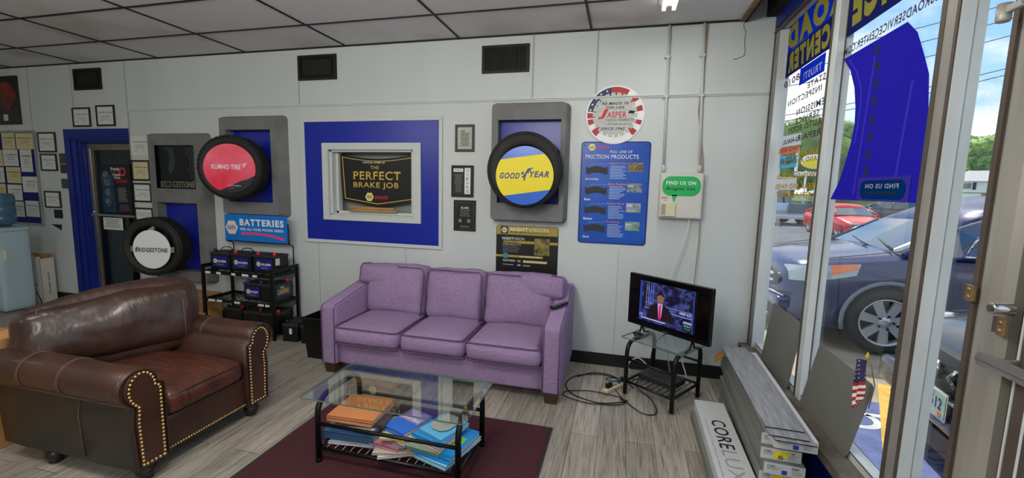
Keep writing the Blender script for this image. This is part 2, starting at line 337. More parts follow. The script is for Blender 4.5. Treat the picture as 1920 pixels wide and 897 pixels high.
bar = MB().tube([(4.0, -2.455, 1.17), (4.0, -3.33, 1.17)], .012, 8); bar.tube([(4.0, -2.48, 1.17), (4.08, -2.48, 1.17)], .01, 8); bar.tube([(4.0, -3.32, 1.17), (4.08, -3.32, 1.17)], .01, 8)
bar.bbox(4.0, -2.9, 1.17, .02, .88, .035); bar.build('push_bar', ALU, d1)
struct('door_1_frame', MB().box(4.07, 4.17, -3.46, -3.39, 0, 2.93), GAL)
for a, b_ in ((-5.0, -4.9), (-6.6, -6.5), (-8.0, -7.9)): struct('window_mullion', MB().box(4.09, 4.17, a, b_, .30, 2.91), GAL)
for i, (a, b_) in enumerate(((-.985, -.095), (-1.945, -1.05), (-2.30, -2.022), (-4.9, -3.46), (-6.5, -5.0), (-7.9, -6.6))):
    struct('window_%d' % (i+1), MB().box(4.134, 4.138, a, b_, .37 if a > -2.4 else .3, 2.90), MATS['window_glass'])
# door hardware seen on the frame
def hw(nm, lab, cat, mb, m, loc=(0, 0, 0)): return tag(mb.build(nm, m, None, loc), lab, cat)
BRS = mat('worn_brass', (.62, .52, .38), .4, metal=.7, var=.2)
for (yy, zz, lab) in ((-2.315, 1.335, 'small brass strike plate with two bolts on the brown edge of the door post'), (-2.447, 1.265, 'small brass latch plate with two bolts above the push bar')):
    t = thing('latch_plate', lab, 'latch', (4.055, yy, zz)); MB().box(-.012, .0, -.014, .014, -.026, .026).build('plate', BRS, t, bevel=.002); MB().box(-.008, .004, .014, .034, -.024, .024).build('bracket', BRZ, t)
    for q in (-.012, .012): MB().lathe([(0.0001, -.004), (.006, -.003), (.007, 0)], 'x', (-.012, 0, q), 12).build('bolt', BRS, t)
t = thing('door_lock', 'round steel lock cylinder on the door edge above the push bar', 'lock', (4.06, -2.452, 1.32))
MB().lathe([(.001, -.05), (.015, -.05), (.017, -.046), (.017, 0)], 'x', n=20).build('cylinder_body', CHROME, t); MB().disc(.009, 'x', (-.052, 0, 0), 16, .004).build('keyway', BRZ, t)
t = thing('door_closer', 'grey steel overhead closer arm at the top of the glass door', 'door closer', (4.0, -2.345, 2.176))
MB().bbox(.0, -.35, 0, .016, .66, .022).build('closer_arm', GAL, t, bevel=.004); MB().lathe([(.001, -.03), (.015, -.03), (.017, -.026), (.017, .020), (.001, .022)], 'z', (0, -.01, 0), 20).build('pivot', GAL, t)
MB().lathe([(.001, -.004), (.008, -.004), (.008, .0)], 'x', (-.0085, -.09, 0), 14).build('screw', CHROME, t)

# ------------------------------------------------------------------ ceiling strip light, then the added fill lamps
TUBE = mat('lamp_glow', (1, .98, .93), .5, emit=4.0)
t = thing('strip_light', 'two tube fluorescent strip light fixed under the ceiling tiles', 'ceiling light', (3.215, -1.07, 3.006))
MB().prism([(-.075, 0), (.075, 0), (.045, -.03), (-.045, -.03)], 'y', -.6, .6).build('housing', WHITE, t)
for sx in (-.035, .035):
    MB().tube([(sx, -.58, -.048), (sx, .58, -.048)], .014, 10).build('lamp_tube', TUBE, t)
    MB().bbox(sx, .595, -.04, .03, .012, .05).build('lamp_holder', mat('holder_tan', (.70, .60, .50), .5), t)
l = area('strip_lamp_light', (3.215, -1.07, 2.93), .14, 1.1, STRIP_W); 
for lx, ly in FILL_LAMPS:  # made-up lamp bodies, out of view, for the added point lights
    t = thing('fill_pendant', 'added white hanging lamp out of view, put in to brighten the room', 'ceiling light', (lx, ly, 3.012), group='added fill lamps')
    MB().tube([(0, 0, 0), (0, 0, -.14)], .008, 8).build('rod', WHITE, t); MB().lathe([(.03, -.10), (.06, -.14), (.10, -.16), (.11, -.17)], 'z', n=28).build('shade', WHITE, t); MB().lathe([(.001, -.16), (.03, -.17), (.04, -.20), (.03, -.235), (.001, -.245)], 'z', n=16).build('bulb', TUBE, t)

# ------------------------------------------------------------------ air vents, conduits
def vent(cx, z0, z1, wd, lab, slats):
    t = thing('air_vent', lab, 'air vent', (cx, 0, z0), group='black air vents')
    h = z1-z0; VB = mat('vent_black', (.035, .035, .035), .6)
    f = MB().box(-wd/2, wd/2, -.014, 0, 0, .022).box(-wd/2, wd/2, -.014, 0, h-.022, h).box(-wd/2, -wd/2+.03, -.014, 0, .022, h-.022).box(wd/2-.03, wd/2, -.014, 0, .022, h-.022)
    f.build('vent_frame', VB, t); MB().box(-wd/2+.03, wd/2-.03, -.003, 0, .022, h-.022).build('backing', mat('vent_dark', (.02, .02, .02), .9), t)
    if slats:
        s = MB()
        for k in range(24): x = -wd/2+.04+(wd-.08)*k/23; s.box(x-.003, x+.003, -.011, -.003, .022, h-.022)
        s.build('slats', mat('vent_slat', (.07, .07, .07), .5), t)
    else: MB().box(-wd/2+.06, wd/2-.06, -.010, -.003, .05, h-.05).build('grille', VB, t)
vent(-3.38, 2.69, 2.94, .455, 'black air vent high on the wall above the blue door', False)
vent(-.152, 2.688, 2.938, .46, 'black air vent above the blue framed panel', False)
vent(1.855, 2.68, 2.927, .45, 'black louvred air vent above the yellow and blue tire display', True)
PIPE = mat('painted_pipe', (.74, .76, .76), .45)
def conduit(x0, x1, z1, lab):
    t = thing('electrical_conduit', lab, 'conduit', (0, 0, 0), group='painted conduits'); MB().tube([(x0, -.018, 3.0), (x0+(x1-x0)*.5, -.018, 2.35), (x1, -.018, z1)], .0115, 10).build('pipe', PIPE, t)
    MB().lathe([(.0115, 0), (.017, .004), (.017, .05), (.0115, .055)], 'z', (x1, -.018, z1), 12).build('coupling', PIPE, t)
    for z in (2.75, 2.43): c = x0+(x1-x0)*(3-z)/(3-z1); MB().box(c-.032, c+.016, -.031, 0, z-.012, z+.012).build('strap', PIPE, t, bevel=.004)
conduit(3.265, 3.287, 1.80, 'thin painted conduit running down to the breaker box beside the round sign')
conduit(3.535, 3.575, 1.80, 'painted conduit nearest the window, running down to the breaker box')
tag(MB().tube([(3.56, -.012, 3.0), (3.552, -.02, 2.7), (3.535, -.012, 2.3), (3.60, -.012, 1.9), (3.60, -.03, 1.72), (3.61, -.03, 1.2), (3.59, -.05, .7), (3.56, -.06, .5)], .005, 6).build('wall_cable', mat('tan_cable', (.66, .56, .42), .6)), 'tan cable hanging down the wall from the breaker box behind the television', 'cable')
tag(MB().tube([(3.52, -.06, 1.40), (3.50, -.05, 1.2), (3.42, -.06, .95), (3.38, -.09, .62), (3.40, -.10, .30), (3.44, -.12, .05)], .0045, 6).build('wall_cable', mat('white_cable', (.80, .80, .76), .5)), 'white cable hanging from under the breaker box down to the television stand', 'cable')

# ------------------------------------------------------------------ blue framed panel with the small interior window
t = thing('painted_panel', 'large blue painted wall panel in a white moulding around the small inner window', 'wall panel', (.44, -.003, 1.0))
fr = MB()
for a in ((-.80, -.7651, .0351, 1.2649), (.7651, .80, .0351, 1.2649), (-.80, .80, 0, .035), (-.80, .80, 1.265, 1.30)): fr.box(a[0], a[1], -.018, 0, a[2], a[3])
fr.build('moulding', TR, t, bevel=.003)
pb = MB(); pb.box(-.765, .765, -.008, 0, .035, .30); pb.box(-.765, .765, -.008, 0, .985, 1.265); pb.box(-.765, -.485, -.008, 0, .30, .985); pb.box(.495, .765, -.008, 0, .30, .985); pb.build('blue_board', BLUE, t)
w1 = MB()
X0, X1, Z0, Z1 = -.11, 1.015, 1.25, 2.05; x0, x1, z0, z1 = -.04, .93, 1.305, 1.98
for a in ((X0, x0, Z0, Z1), (x1, X1, Z0, Z1), (x0, x1, Z0, z0), (x0, x1, z1, Z1)): w1.box(a[0], a[1], -.03, 0, a[2], a[3])
w1.box(x0, x0+.03, .0, .13, z0, z1).box(x1-.03, x1, 0, .13, z0, z1).box(x0, x1, 0, .13, z1-.02, z1).box(x0, x1, 0, .13, z0, z0+.012)
w1.box(x0+.03, x0+.06, .06, .13, z0, z1).box(x0+.03, x1, .06, .13, z0+.012, z0+.04)
struct('window_frame', w1, TR, bevel=.003)
sh = MB()
for k in range(27): z = z0+(z1-z0)*k/27; sh.box(x0, x1, .19, .20, z, z+.0235); 
struct('window_7', sh, mat('shutter_grey', (.62, .64, .64), .4, metal=.4)); struct('window_7_back', MB().box(x0, x1, .2, .21, z0, z1), mat('shutter_dark', (.25, .26, .27), .6))

def napa(parent, cx, cz, r, y=-.003, name='hexagon_logo', fillm=None, textm=None, word='NAPA'):
    """hexagon badge with letters"""
    p = [(cx+r*1.08*math.cos(PI/3*k), cz+r*math.sin(PI/3*k)*1.08) for k in range(6)]
    o = MB().prism(p, 'y', y, y+.0015).build(name, fillm or WHT, parent)
    if r > .02:
        q = [(cx+r*.9*math.cos(PI/3*k), cz+r*.9*math.sin(PI/3*k)) for k in range(6)]
        MB().prism(q, 'y', y-.0006, y).build('logo_field', YEL if r < .05 else mat('badge_cream', (.90, .86, .80), .5), o)
    text(word, cx-r*.68, cz-r*.34, r*1.36, r*.68, textm or SBLUE, o, y=y-.0012, bold=.02)
    return o
# brake sign in the recess
t = thing('brake_sign', 'black and gold shield sign about brake jobs standing in the inner window recess', 'sign', (.45, .10, 1.345))
pts = [(-.44, .60)]+[(-.44+.90*i/12, .60-.045*math.sin(PI*i/12)) for i in range(1, 12)]+[(.46, .60), (.45, .12), (.01, .05), (-.41, .11)]
MB().prism(pts, 'y', 0, .006).build('sign_board', BLKP, t)
def inset(pts, c, k): return [(c[0]+(a-c[0])*k[0], c[1]+(b-c[1])*k[1]) for a, b in pts]
o1, o2 = inset(pts, (.01, .33), (.93, .90)), inset(pts, (.01, .33), (.91, .87)); n = len(pts); bo = MB()
bo.add([(a, -.001, b) for a, b in o1]+[(a, -.001, b) for a, b in o2], [(k, (k+1) % n, n+(k+1) % n, n+k) for k in range(n)]); bo.build('gold_border', GOLD, t)
text('OFFICIAL HOME OF', -.16, .505, .26, .018, WHT, t, bold=.012); text('THE', -.07, .445, .10, .036, GOLD, t, bold=.01, serif=True)
text('PERFECT', -.28, .335, .56, .088, GOLD, t, bold=.012, serif=True); text('BRAKE JOB', -.275, .235, .53, .075, GOLD, t, bold=.012, serif=True)
napa(t, -.085, .155, .046); text('BRAKES', -.025, .135, .16, .034, mat('brake_red', (.85, .08, .22), .5), t, bold=.02, shear=.35)
for q, (x, z, dz, rz, lab) in enumerate(((.16, 1.345, .022, .015, 'raw wooden stick lying on the sill of the inner window'), (.17, 1.3705, .024, -.02, 'thin wooden strip on top of the stick on the inner window sill'))):
    tag(MB().rbox(0, .56-.04*q, 0, .035, 0, dz, .003, 4).build('wood_stick', WOOD, None, (x, .015+.01*q, z), (0, 0, rz)), lab, 'wood stick')

# ------------------------------------------------------------------ moulded grey tire display frames
SURR = mat('moulded_grey', (.46, .46, .46), .75, var=.16, scale=7, bump=.12, bscale=30)
def surround(name, lab, x0, x1, z0, z1, holes, d=.12, sk=.045, rr=.05):
    t = thing(name, lab, 'display frame', (x0, 0, z0), group='tire display frames'); W, H = x1-x0, z1-z0
    m = MB(); outer = rrect(0, W, 0, H, rr, 5); nO = len(outer)
    base = [(W/2+(a-W/2)*(W+2*sk*.6)/W, H/2+(b-H/2)*(H+2*sk*.3)/H) for a, b in outer]
    mid = [(W/2+(a-W/2)*(W-.02)/W, H/2+(b-H/2)*(H-.02)/H) for a, b in outer]
    m.add([(a, 0, b) for a, b in base]+[(a, -d+.015, b) for a, b in outer]+[(a, -d, b) for a, b in mid], [(k, (k+1) % nO, nO+(k+1) % nO, nO+k) for k in range(nO)]+[(nO+k, nO+(k+1) % nO, 2*nO+(k+1) % nO, 2*nO+k) for k in range(nO)], True)
    # front face: bars around the holes
    xs = (holes[0][0], holes[0][1]); zz = [0]+[v for h in sorted(holes, key=lambda h: h[2]) for v in (h[2], h[3])]+[H]
    c = rr*.4
    m.prism([(0+.008, c), (c, .01), (xs[0], .01), (xs[0], H-.01), (c, H-.01), (.008, H-c)], 'y', -d, -d+.012); m.prism([(W-.008, c), (W-c, .01), (xs[1], .01), (xs[1], H-.01), (W-c, H-.01), (W-.008, H-c)], 'y', -d, -d+.012)
    for k in range(0, len(zz), 2): a, b = max(zz[k], .01), min(zz[k+1], H-.01); m.box(xs[0], xs[1], -d, -d+.012, a, b)
    for h in holes:   # inner reveals
        a, b, c2, e2 = h; m.box(a-.012, a, -d+.01, 0, c2, e2); m.box(b, b+.012, -d+.01, 0, c2, e2); m.box(a, b, -d+.01, 0, c2-.012, c2); m.box(a, b, -d+.01, 0, e2, e2+.012)
    m.build('moulded_frame', SURR, t)
    return t
tA = surround('tire_display_frame', 'tall grey moulded display frame with a tire photo above a blue niche', -2.36, -1.60, .45, 2.15, [(.09, .67, .13, .92), (.05, .68, 1.08, 1.57)], d=.12)
MB().box(.09, .67, -.02, 0, .13, .92).build('niche_panel', BLUE, tA)
ph = MB().box(.055, .68, -.085, -.03, 1.08, 1.57).build('photo_panel', mat('photo_black', (.03, .045, .05), .3), tA)
tp = MB()
for (cx, cz, R, w_) in ((.20, 1.42, .20, .10), (.50, 1.38, .26, .20)):
    for k in range(26):
        a = -1.1+2.6*k/26; 
        for j in range(4):
            r0 = R-.02-j*w_*.24; p = [(cx+r0*math.cos(a)*.75, cz+r0*math.sin(a)), (cx+(r0+.02)*math.cos(a+.05)*.75, cz+(r0+.02)*math.sin(a+.05)), (cx+(r0+.02)*math.cos(a+.10)*.75, cz+(r0+.02)*math.sin(a+.10)), (cx+r0*math.cos(a+.06)*.75, cz+r0*math.sin(a+.06))]
            if all(.06 < u < .675 and 1.15 < v < 1.56 for u, v in p): tp.add([(u, -.0865, v) for u, v in p], [(0, 1, 2, 3)])
tp.build('tread_photo', mat('tread_teal', (.27, .37, .38), .5), ph)
text('BRIDGESTONE', .12, 1.10, .50, .062, mat('letter_cream', (.88, .84, .72), .5), ph, y=-.088, bold=.03, shear=.2); text('BRIDGESTONE', .125, 1.105, .49, .052, BLKP, ph, y=-.0895, bold=.012, shear=.2)
tB = surround('tire_display_frame', 'grey moulded display frame with blue back behind the pink and red tire sign', -1.33, -.58, 1.27, 2.32, [(.09, .67, .14, .91)], d=.12, sk=.07)
MB().box(.09, .67, -.02, 0, .14, .91).build('niche_panel', BLUE, tB)
tC = surround('tire_display_frame', 'grey moulded display frame with blue back above the black and gold poster', 1.765, 2.455, 1.325, 2.39, [(.065, .64, .165, .915)], d=.12, sk=.03)
MB().box(.065, .64, -.02, 0, .165, .915).build('niche_panel', BLUE, tC)

RUB = mat('tire_rubber', (.13, .125, .12), .68, bump=.15, bscale=70); TREAD = mat('tread_rubber', (.09, .088, .085), .8)
def tire(lab, R, rin, wd, loc, rz, group='display tires on the wall', knobby=False, tilt=0):
    t = thing('display_tire', lab, 'tire', loc, rz, group=group, rot=(tilt, 0, rz)); h = wd/2
    side = [(rin, h*.62), (rin-.004, h*.80), (rin+.012, h*.90), (rin+.03, h*.94), (rin+(R-rin)*.45, h*1.0), (rin+(R-rin)*.75, h*.97), (R-.022, h*.86), (R-.006, h*.72)]
    m = MB(); prof = [(rin, -h*.62)]+[(r, -y) for r, y in side[::-1]][:-1][::-1]
    ring = [(r, -y) for r, y in side]              # front (towards -y)
    back = [(r, y) for r, y in side[::-1]]
    m.lathe(ring, 'y', n=64); m.lathe(back, 'y', n=64); m.lathe([(rin-.002, h*.62), (rin-.002, -h*.62)], 'y', n=64)
    for rr in (.5, .8): r = rin+(R-rin)*rr; m.lathe([(r, -h*1.0-.0005), (r+.0035, -h*1.0-.003), (r+.007, -h*.985)], 'y', n=64)
    m.build('sidewall', RUB, t)
    tr = MB(); rows = [(-.72, -.50), (-.40, -.15), (-.08, .08), (.15, .40), (.50, .72)]; N = 46 if knobby else 72
    tr.lathe([(R-.010, -h*.74), (R-.010, h*.74)], 'y', n=64)
    for ri, (a, b) in enumerate(rows):
        for k in range(N):
            t0 = 2*PI*(k+(ri % 2)*.5)/N; dt = 2*PI/N*(.66 if knobby else .80); sk = .35*dt
            P = []
            for rr in (R-.012, R+(.003 if knobby else 0)):
                for (u, yy) in ((t0, a), (t0+dt, a), (t0+dt+sk, b), (t0+sk, b)): P.append((rr*math.cos(u), yy*h, rr*math.sin(u)))
            tr.add(P, [(0, 1, 2, 3), (4, 5, 6, 7), (0, 1, 5, 4), (1, 2, 6, 5), (2, 3, 7, 6), (3, 0, 4, 7)])
    if knobby:
        for k in range(N):
            t0 = 2*PI*k/N; dt = 2*PI/N*.55; P = []
            for rr, yy in ((R-.004, .74), (R-.045, .99)):
                for u in (t0, t0+dt): P.append((rr*math.cos(u), -yy*h, rr*math.sin(u))); P.append((rr*math.cos(u)*1.01, -(yy+.05)*h, rr*math.sin(u)*1.01))
            tr.add(P, [(0, 2, 6, 4), (1, 3, 7, 5), (0, 1, 5, 4), (2, 3, 7, 6)])
    tr.build('tread', TREAD, t)
    MB().box(-.03, .03, h*.6, abs(loc[1])-.045, -.03, .03).box(-.03, .03, h*.3, h*.7, -rin, rin).build('mount_bracket', BLKMET, t)
    return t
# yellow and blue sign tire
tg = tire('black tire holding the yellow and blue round sign in the display frame', .328, .215, .20, (2.118, -.228, 1.786), .10)
tgd = thing('tire_sign', 'round yellow and blue sign inside the black tire', 'sign', (2.136, -.336, 1.737), .06)
MB().disc(.250, 'y', (0, 0, 0), 56, .008).build('sign_disc', mat('sign_blue', (.08, .38, .80), .3), tgd)
R_ = .2498; band = []
def onc(z, s): return s*math.sqrt(max(0, R_*R_-z*z))
def arcpts(za, zb, s, n=10):
    return [(onc(za+(zb-za)*i/n, s), za+(zb-za)*i/n) for i in range(n+1)]
bandp = arcpts(-.175, .135, -1)+arcpts(.185, -.115, 1)
MB().prism(bandp, 'y', -.0055, -.004).build('yellow_band', YEL, tgd)
g1 = text('GOOD', -.215, -.028, .175, .052, mat('sign_navy', (.06, .16, .52), .4), tgd, y=-.0065, bold=.03, shear=.3); g2 = text('YEAR', .045, -.012, .165, .052, MATS['sign_navy'], tgd, y=-.0065, bold=.03, shear=.3)
wg = MB()
for p in ([(-.030, -.015), (-.005, .005), (.03, .062), (.085, .070), (.050, .052), (.062, .045), (.035, .036), (.046, .028), (.022, .020), (.012, -.004), (.004, -.042), (-.008, -.040), (-.006, -.015)], [(-.030, .010), (-.022, .034), (-.005, .034), (-.006, .012)]): wg.prism(p, 'y', -.0068, -.006)
wg.build('winged_foot_logo', MATS['sign_navy'], tgd)
# pink and red sign tire
tk = tire('knobbly black tire holding the pink and red round sign', .325, .235, .20, (-.955, -.30, 1.772), .30, knobby=True)
tkd = thing('tire_sign', 'round red sign with dark lower edge inside the knobbly tire', 'sign', (-.897, -.408, 1.76), .38)
MB().disc(.245, 'y', (0, 0, 0), 56, .008).build('sign_disc', mat('sign_red', (.90, .12, .24), .28, rgb2=(.96, .42, .52), scale=3), tkd)
dk = arcpts(-.24, -.20, -1, 4)+[(-.03, -.135), (.06, -.10)]+[(.16, -.105)]+arcpts(-.10, -.24, 1, 6)
dk = [(-.105, -.2265), (0.0, -.175), (.10, -.125), (.16, -.108), (.24, -.065)]+[(.2498*math.cos(a), .2498*math.sin(a)) for a in [-.30-i*(1.70/12)/1.15 for i in range(1, 13)]]
MB().prism(dk, 'y', -.0055, -.004).build('dark_segment', mat('sign_charcoal', (.12, .13, .17), .3), tkd)
text('KUMHO TIRE', -.165, -.01, .27, .048, WHT, tkd, y=-.0065, bold=.022)
MB().prism([(.115, .040), (.165, .060), (.135, .008), (.125, .008), (.146, .046), (.115, .032)], 'y', -.007, -.006).build('arrow_logo', WHT, tkd)
lm_ = MB(); text('KumhoTireUSA.com', -.02, -.178, .12, .012, WHT, tkd, y=-.0065, bold=.01)
for k in range(3): MB().disc(.006, 'y', (-.01+.018*k, -.0065, -.198), 12, .001).build('red_dot', RED, tkd)
# white sign tire
tb_ = tire('big black tire with a small white round sign low on the tall display frame', .325, .235, .20, (-2.045, -.32, .893), .28)
tbd = thing('tire_sign', 'white round sign with black lettering inside the lowest tire', 'sign', (-1.985, -.425, .872), .20)
MB().disc(.212, 'y', (0, 0, 0), 48, .008).build('sign_disc', WHT, tbd); MB().box(-.25, .25, .005, .009, -.03, .03).build('cross_bar', ALU, tbd)
text('BRIDGESTONE', -.185, -.03, .37, .048, BLKP, tbd, y=-.0065, bold=.022, shear=.15); MB().prism([(-.185, .0), (-.155, .030), (-.145, .030), (-.17, -.003)], 'y', -.007, -.0062).build('red_flash', RED, tbd)

# ------------------------------------------------------------------ round engine sign
t = thing('round_sign', 'round white metal sign with stripes, stars and a grey gear above the blue poster', 'sign', (2.856, -.006, 2.285))
MB().disc(.250, 'y', (0, 0, 0), 64, .008).build('sign_disc', WHT, t)
def sector(mb, r0, r1, a0, a1, y, n=8):
    A = [(r0*math.cos(a0+(a1-a0)*i/n), r0*math.sin(a0+(a1-a0)*i/n)) for i in range(n+1)]; B = [(r1*math.cos(a0+(a1-a0)*i/n), r1*math.sin(a0+(a1-a0)*i/n)) for i in range(n+1)]
    mb.add([(a, y, b) for a, b in A]+[(a, y, b) for a, b in B], [(i, i+1, n+2+i, n+1+i) for i in range(n)])
D = math.radians; s1 = MB()
for a0, a1 in ((60, 100), (33, 45), (8, 20), (-22, -12), (-48, -35), (-145, -130), (-170, -158), (175, 187)): sector(s1, .15, .237, D(a0), D(a1), -.0048)
s1.build('red_stripes', mat('flag_red', (.68, .14, .16), .5), t)
s2 = MB(); sector(s2, .14, .237, D(100), D(172), -.0049); s2.build('blue_field', mat('flag_navy', (.16, .17, .35), .5), t)
s3 = MB()
def star(mb, cx, cz, r, y):
    p = [(cx+(r if k % 2 == 0 else r*.4)*math.sin(PI*k/5), cz+(r if k % 2 == 0 else r*.4)*math.cos(PI*k/5)) for k in range(10)]; mb.add([(a, y, b) for a, b in p]+[(cx, y, cz)], [(k, (k+1) % 10, 10) for k in range(10)])
for a in (110, 125, 140, 155, 168):
    for r in (.18, .215): star(s3, r*math.cos(D(a)), r*math.sin(D(a)), .012, -.0056)
s3.build('stars', WHT, t)
gp = []; NT = 22
for k in range(NT):
    a = 2*PI*k/NT; 
    for da, r in ((-.36, .165), (-.30, .190), (.0, .190), (.16, .190), (.22, .165)): gp.append((r*math.cos(a+da*2*PI/NT*1.4), r*math.sin(a+da*2*PI/NT*1.4)))
MB().prism(gp, 'y', -.0072, -.0058).build('gear', mat('gear_grey', (.74, .75, .74), .5, var=.12, scale=30), t)
text('RE-MADE IN', -.115, .085, .23, .024, BLKP, t, y=-.008, bold=.02, shear=.25); text('THE USA', -.078, .052, .155, .022, BLKP, t, y=-.008, bold=.02, shear=.25)
text('J', -.14, -.035, .085, .085, RED, t, y=-.008, bold=.05, shear=.25); text('ASPER', -.065, -.025, .165, .052, RED, t, y=-.008, bold=.015)
text('ENGINES & TRANSMISSIONS', -.075, -.055, .24, .022, BLKP, t, y=-.008); text('100% Associate Owned', -.06, -.085, .20, .015, BLKP, t, y=-.008, shear=.2)
text('SINCE 1942', -.115, -.13, .205, .024, BLKP, t, y=-.008, bold=.02, shear=.25); MB().prism([(.11, .012), (.16, .008), (.17, .030), (.125, .036)], 'y', -.0085, -.008).build('car_emblem', INK, t)

# ------------------------------------------------------------------ friction products poster
t = thing('brake_poster', 'tall blue metal poster with four brake pads under the round sign', 'poster', (2.578, 0, 1.145))
MB().prism(rrect(0, .60, 0, .913, .03), 'y', -.005, 0).build('poster_panel', mat('poster_blue', (.04, .36, .78), .32, rgb2=(.03, .26, .66), scale=2), t)
bo = MB(); a1 = rrect(.006, .594, .006, .907, .027); a2 = rrect(.012, .588, .012, .901, .023); n = len(a1)
bo.add([(a, -.0056, b) for a, b in a1]+[(a, -.0056, b) for a, b in a2], [(k, (k+1) % n, n+(k+1) % n, n+k) for k in range(n)]); bo.build('dark_border', BLKP, t)
napa(t, .095, .862, .030, -.0075); text('BRAKES', .14, .85, .105, .024, mat('brake_red', (.85, .08, .22), .5), t, y=-.0065, bold=.02, shear=.3)
text('FULL LINE OF', .255, .812, .19, .022, WHT, t, y=-.0065, serif=True); text('FRICTION PRODUCTS', .04, .762, .46, .036, WHT, t, y=-.0065, serif=True, smallcaps=False)
PADM = mat('pad_grey', (.17, .18, .19), .6); rows = (('Adaptive One', 'Specialty', .655), ('Ultra Premium', 'Best', .475), ('Safety-Stop', 'Better', .300), ('TruStop', 'Good', .135))
for ri, (ti, q, z) in enumerate(rows):
    text(ti, .25, z+.055, .055+.0085*len(ti), .021, ORG, t, y=-.0065, bold=.01)
    text(q, .045+.0*ri, z-.085, .018*len(q)*.75, .022, WHT, t, y=-.0065, bold=.02)
    pd = MB(); up = [(.06+.17*i/8, z+.02+.022*math.sin(PI*i/8)) for i in range(9)]; dn = [(.06+.17*i/8, z-.035+.020*math.sin(PI*i/8)) for i in range(9)][::-1]
    pd.prism(up+dn, 'y', -.009, -.005); pd.prism([(.05, z-.02), (.065, z-.02), (.065, z+.03), (.05, z+.035)], 'y', -.008, -.005); pd.prism([(.225, z-.02), (.243, z-.03), (.238, z+.04), (.225, z+.03)], 'y', -.008, -.005)
    o = pd.build('brake_pad_picture', PADM, t); MB().box(.143, .147, -.0095, -.009, z-.014, z+.038).build('pad_groove', INK, o)
    l_ = MB(); lines(l_, .262, .405, z-.075, z+.045, 9, y=-.0065, fill=.35); l_.box(.10, .245, -.0066, -.006, z+.060, z+.0615); l_.box(.10, .1015, -.0066, -.006, z+.045, z+.06); l_.build('small_print', mat('print_pale', (.70, .80, .92), .6), t)
    pc = MB().box(.415, .54, -.0068, -.005, z-.005, z+.075).build('product_picture', mat('pic_%d' % ri, ((.66, .58, .38), (.62, .66, .70), (.42, .46, .52), (.25, .52, .35))[ri], .5, rgb2=((.25, .24, .22), (.30, .34, .42), (.75, .77, .80), (.62, .68, .70))[ri], scale=22), t)
    if ri: text('NAPA', .42, z+.04, .05, .022, WHT, pc, y=-.0075, bold=.02)
    else:
        a_ = MB()
        for rr in (.045, .065): sector(a_, rr-.008, rr, D(60), D(160), 0, 10)
        a_.v = [Vector((v.x+.535, -.0075, v.z+z-.01)) for v in a_.v]; a_.v = [Vector((min(v.x, .538), v.y, v.z)) for v in a_.v]; a_.build('rotor_arc', INK, pc)
for a in ((.03, .88), (.57, .88), (.03, .035), (.57, .035), (.57, .46)): MB().disc(.006, 'y', (a[0], -.006, a[1]), 10, .002).build('screw', INK, t)

# ------------------------------------------------------------------ black and gold lamp poster
t = thing('lamp_poster', 'black and gold headlamp poster on the wall partly behind the purple sofa', 'poster', (1.80, 0, .45))
H = .825; MB().prism(rrect(0, .60, 0, H, .02), 'y', -.005, 0).build('poster_panel', mat('poster_black', (.07, .07, .07), .35), t)
GP = mat('poster_gold', (.68, .60, .24), .4); gb_ = MB().box(.005, .595, -.0056, -.005, H-.088, H-.004); gb_.box(.07, .595, -.0056, -.005, H-.170, H-.145).box(0, .46, -.0056, -.005, H-.305, H-.285); gb_.build('gold_bands', GP, t)
MB().box(.045, .115, -.0062, -.005, H-.082, H-.010).build('logo_square', NAVY, t); napa(t, .08, H-.046, .026, -.0075)
text('NIGHT', .135, H-.052, .175, .033, WHT, t, y=-.0066, bold=.03); text('VISION', .315, H-.052, .19, .033, WHT, t, y=-.0066); text('PREMIUM Automotive Lamps', .135, H-.074, .365, .016, BLKP, t, y=-.0066, bold=.02, shear=.1)
text('NIGHT', .06, H-.138, .11, .026, WHT, t, y=-.0066, bold=.03); text('VISION', .172, H-.138, .105, .026, WHT, t, y=-.0066); text('BRILLIANT', .065, H-.166, .15, .018, BLKP, t, y=-.0066)
text('For MORE Visibility of the Road', .065, H-.190, .18, .012, WHT, t, y=-.0066, bold=.02); l_ = MB(); lines(l_, .065, .26, H-.265, H-.195, 5, y=-.0066, fill=.3); l_.build('small_print', GREYP, t)
pc = MB().box(.375, .52, -.0062, -.005, H-.275, H-.115).build('product_picture', mat('pic_lamp', (.62, .58, .30), .4, rgb2=(.10, .10, .09), scale=16), t)
MB().disc(.028, 'y', (.095, -.006, H-.292), 24, .002).build('round_badge', mat('badge_blue', (.20, .55, .65), .4), t); text('30% BRIGHTER LIGHT', .24, H-.302, .20, .014, WHT, t, y=-.0066, bold=.01)
for q, z in ((0, H-.352), (1, H-.388)): MB().box(.27, .50-.16*q, -.0062, -.005, z, z+.022-.008*q).build('light_beam', mat('beam_tan', (.86, .74, .50), .5) if not q else GREYP, t)
text('NIGHTVISION', .07, H-.348, .12, .018, WHT, t, y=-.0066, bold=.01); text('Original Equipment', .07, H-.385, .105, .012, WHT, t, y=-.0066, bold=.02); text('OE', .215, H-.348, .03, .016, WHT, t, y=-.0066, bold=.03); text('OE', .215, H-.387, .03, .016, WHT, t, y=-.0066, bold=.03)

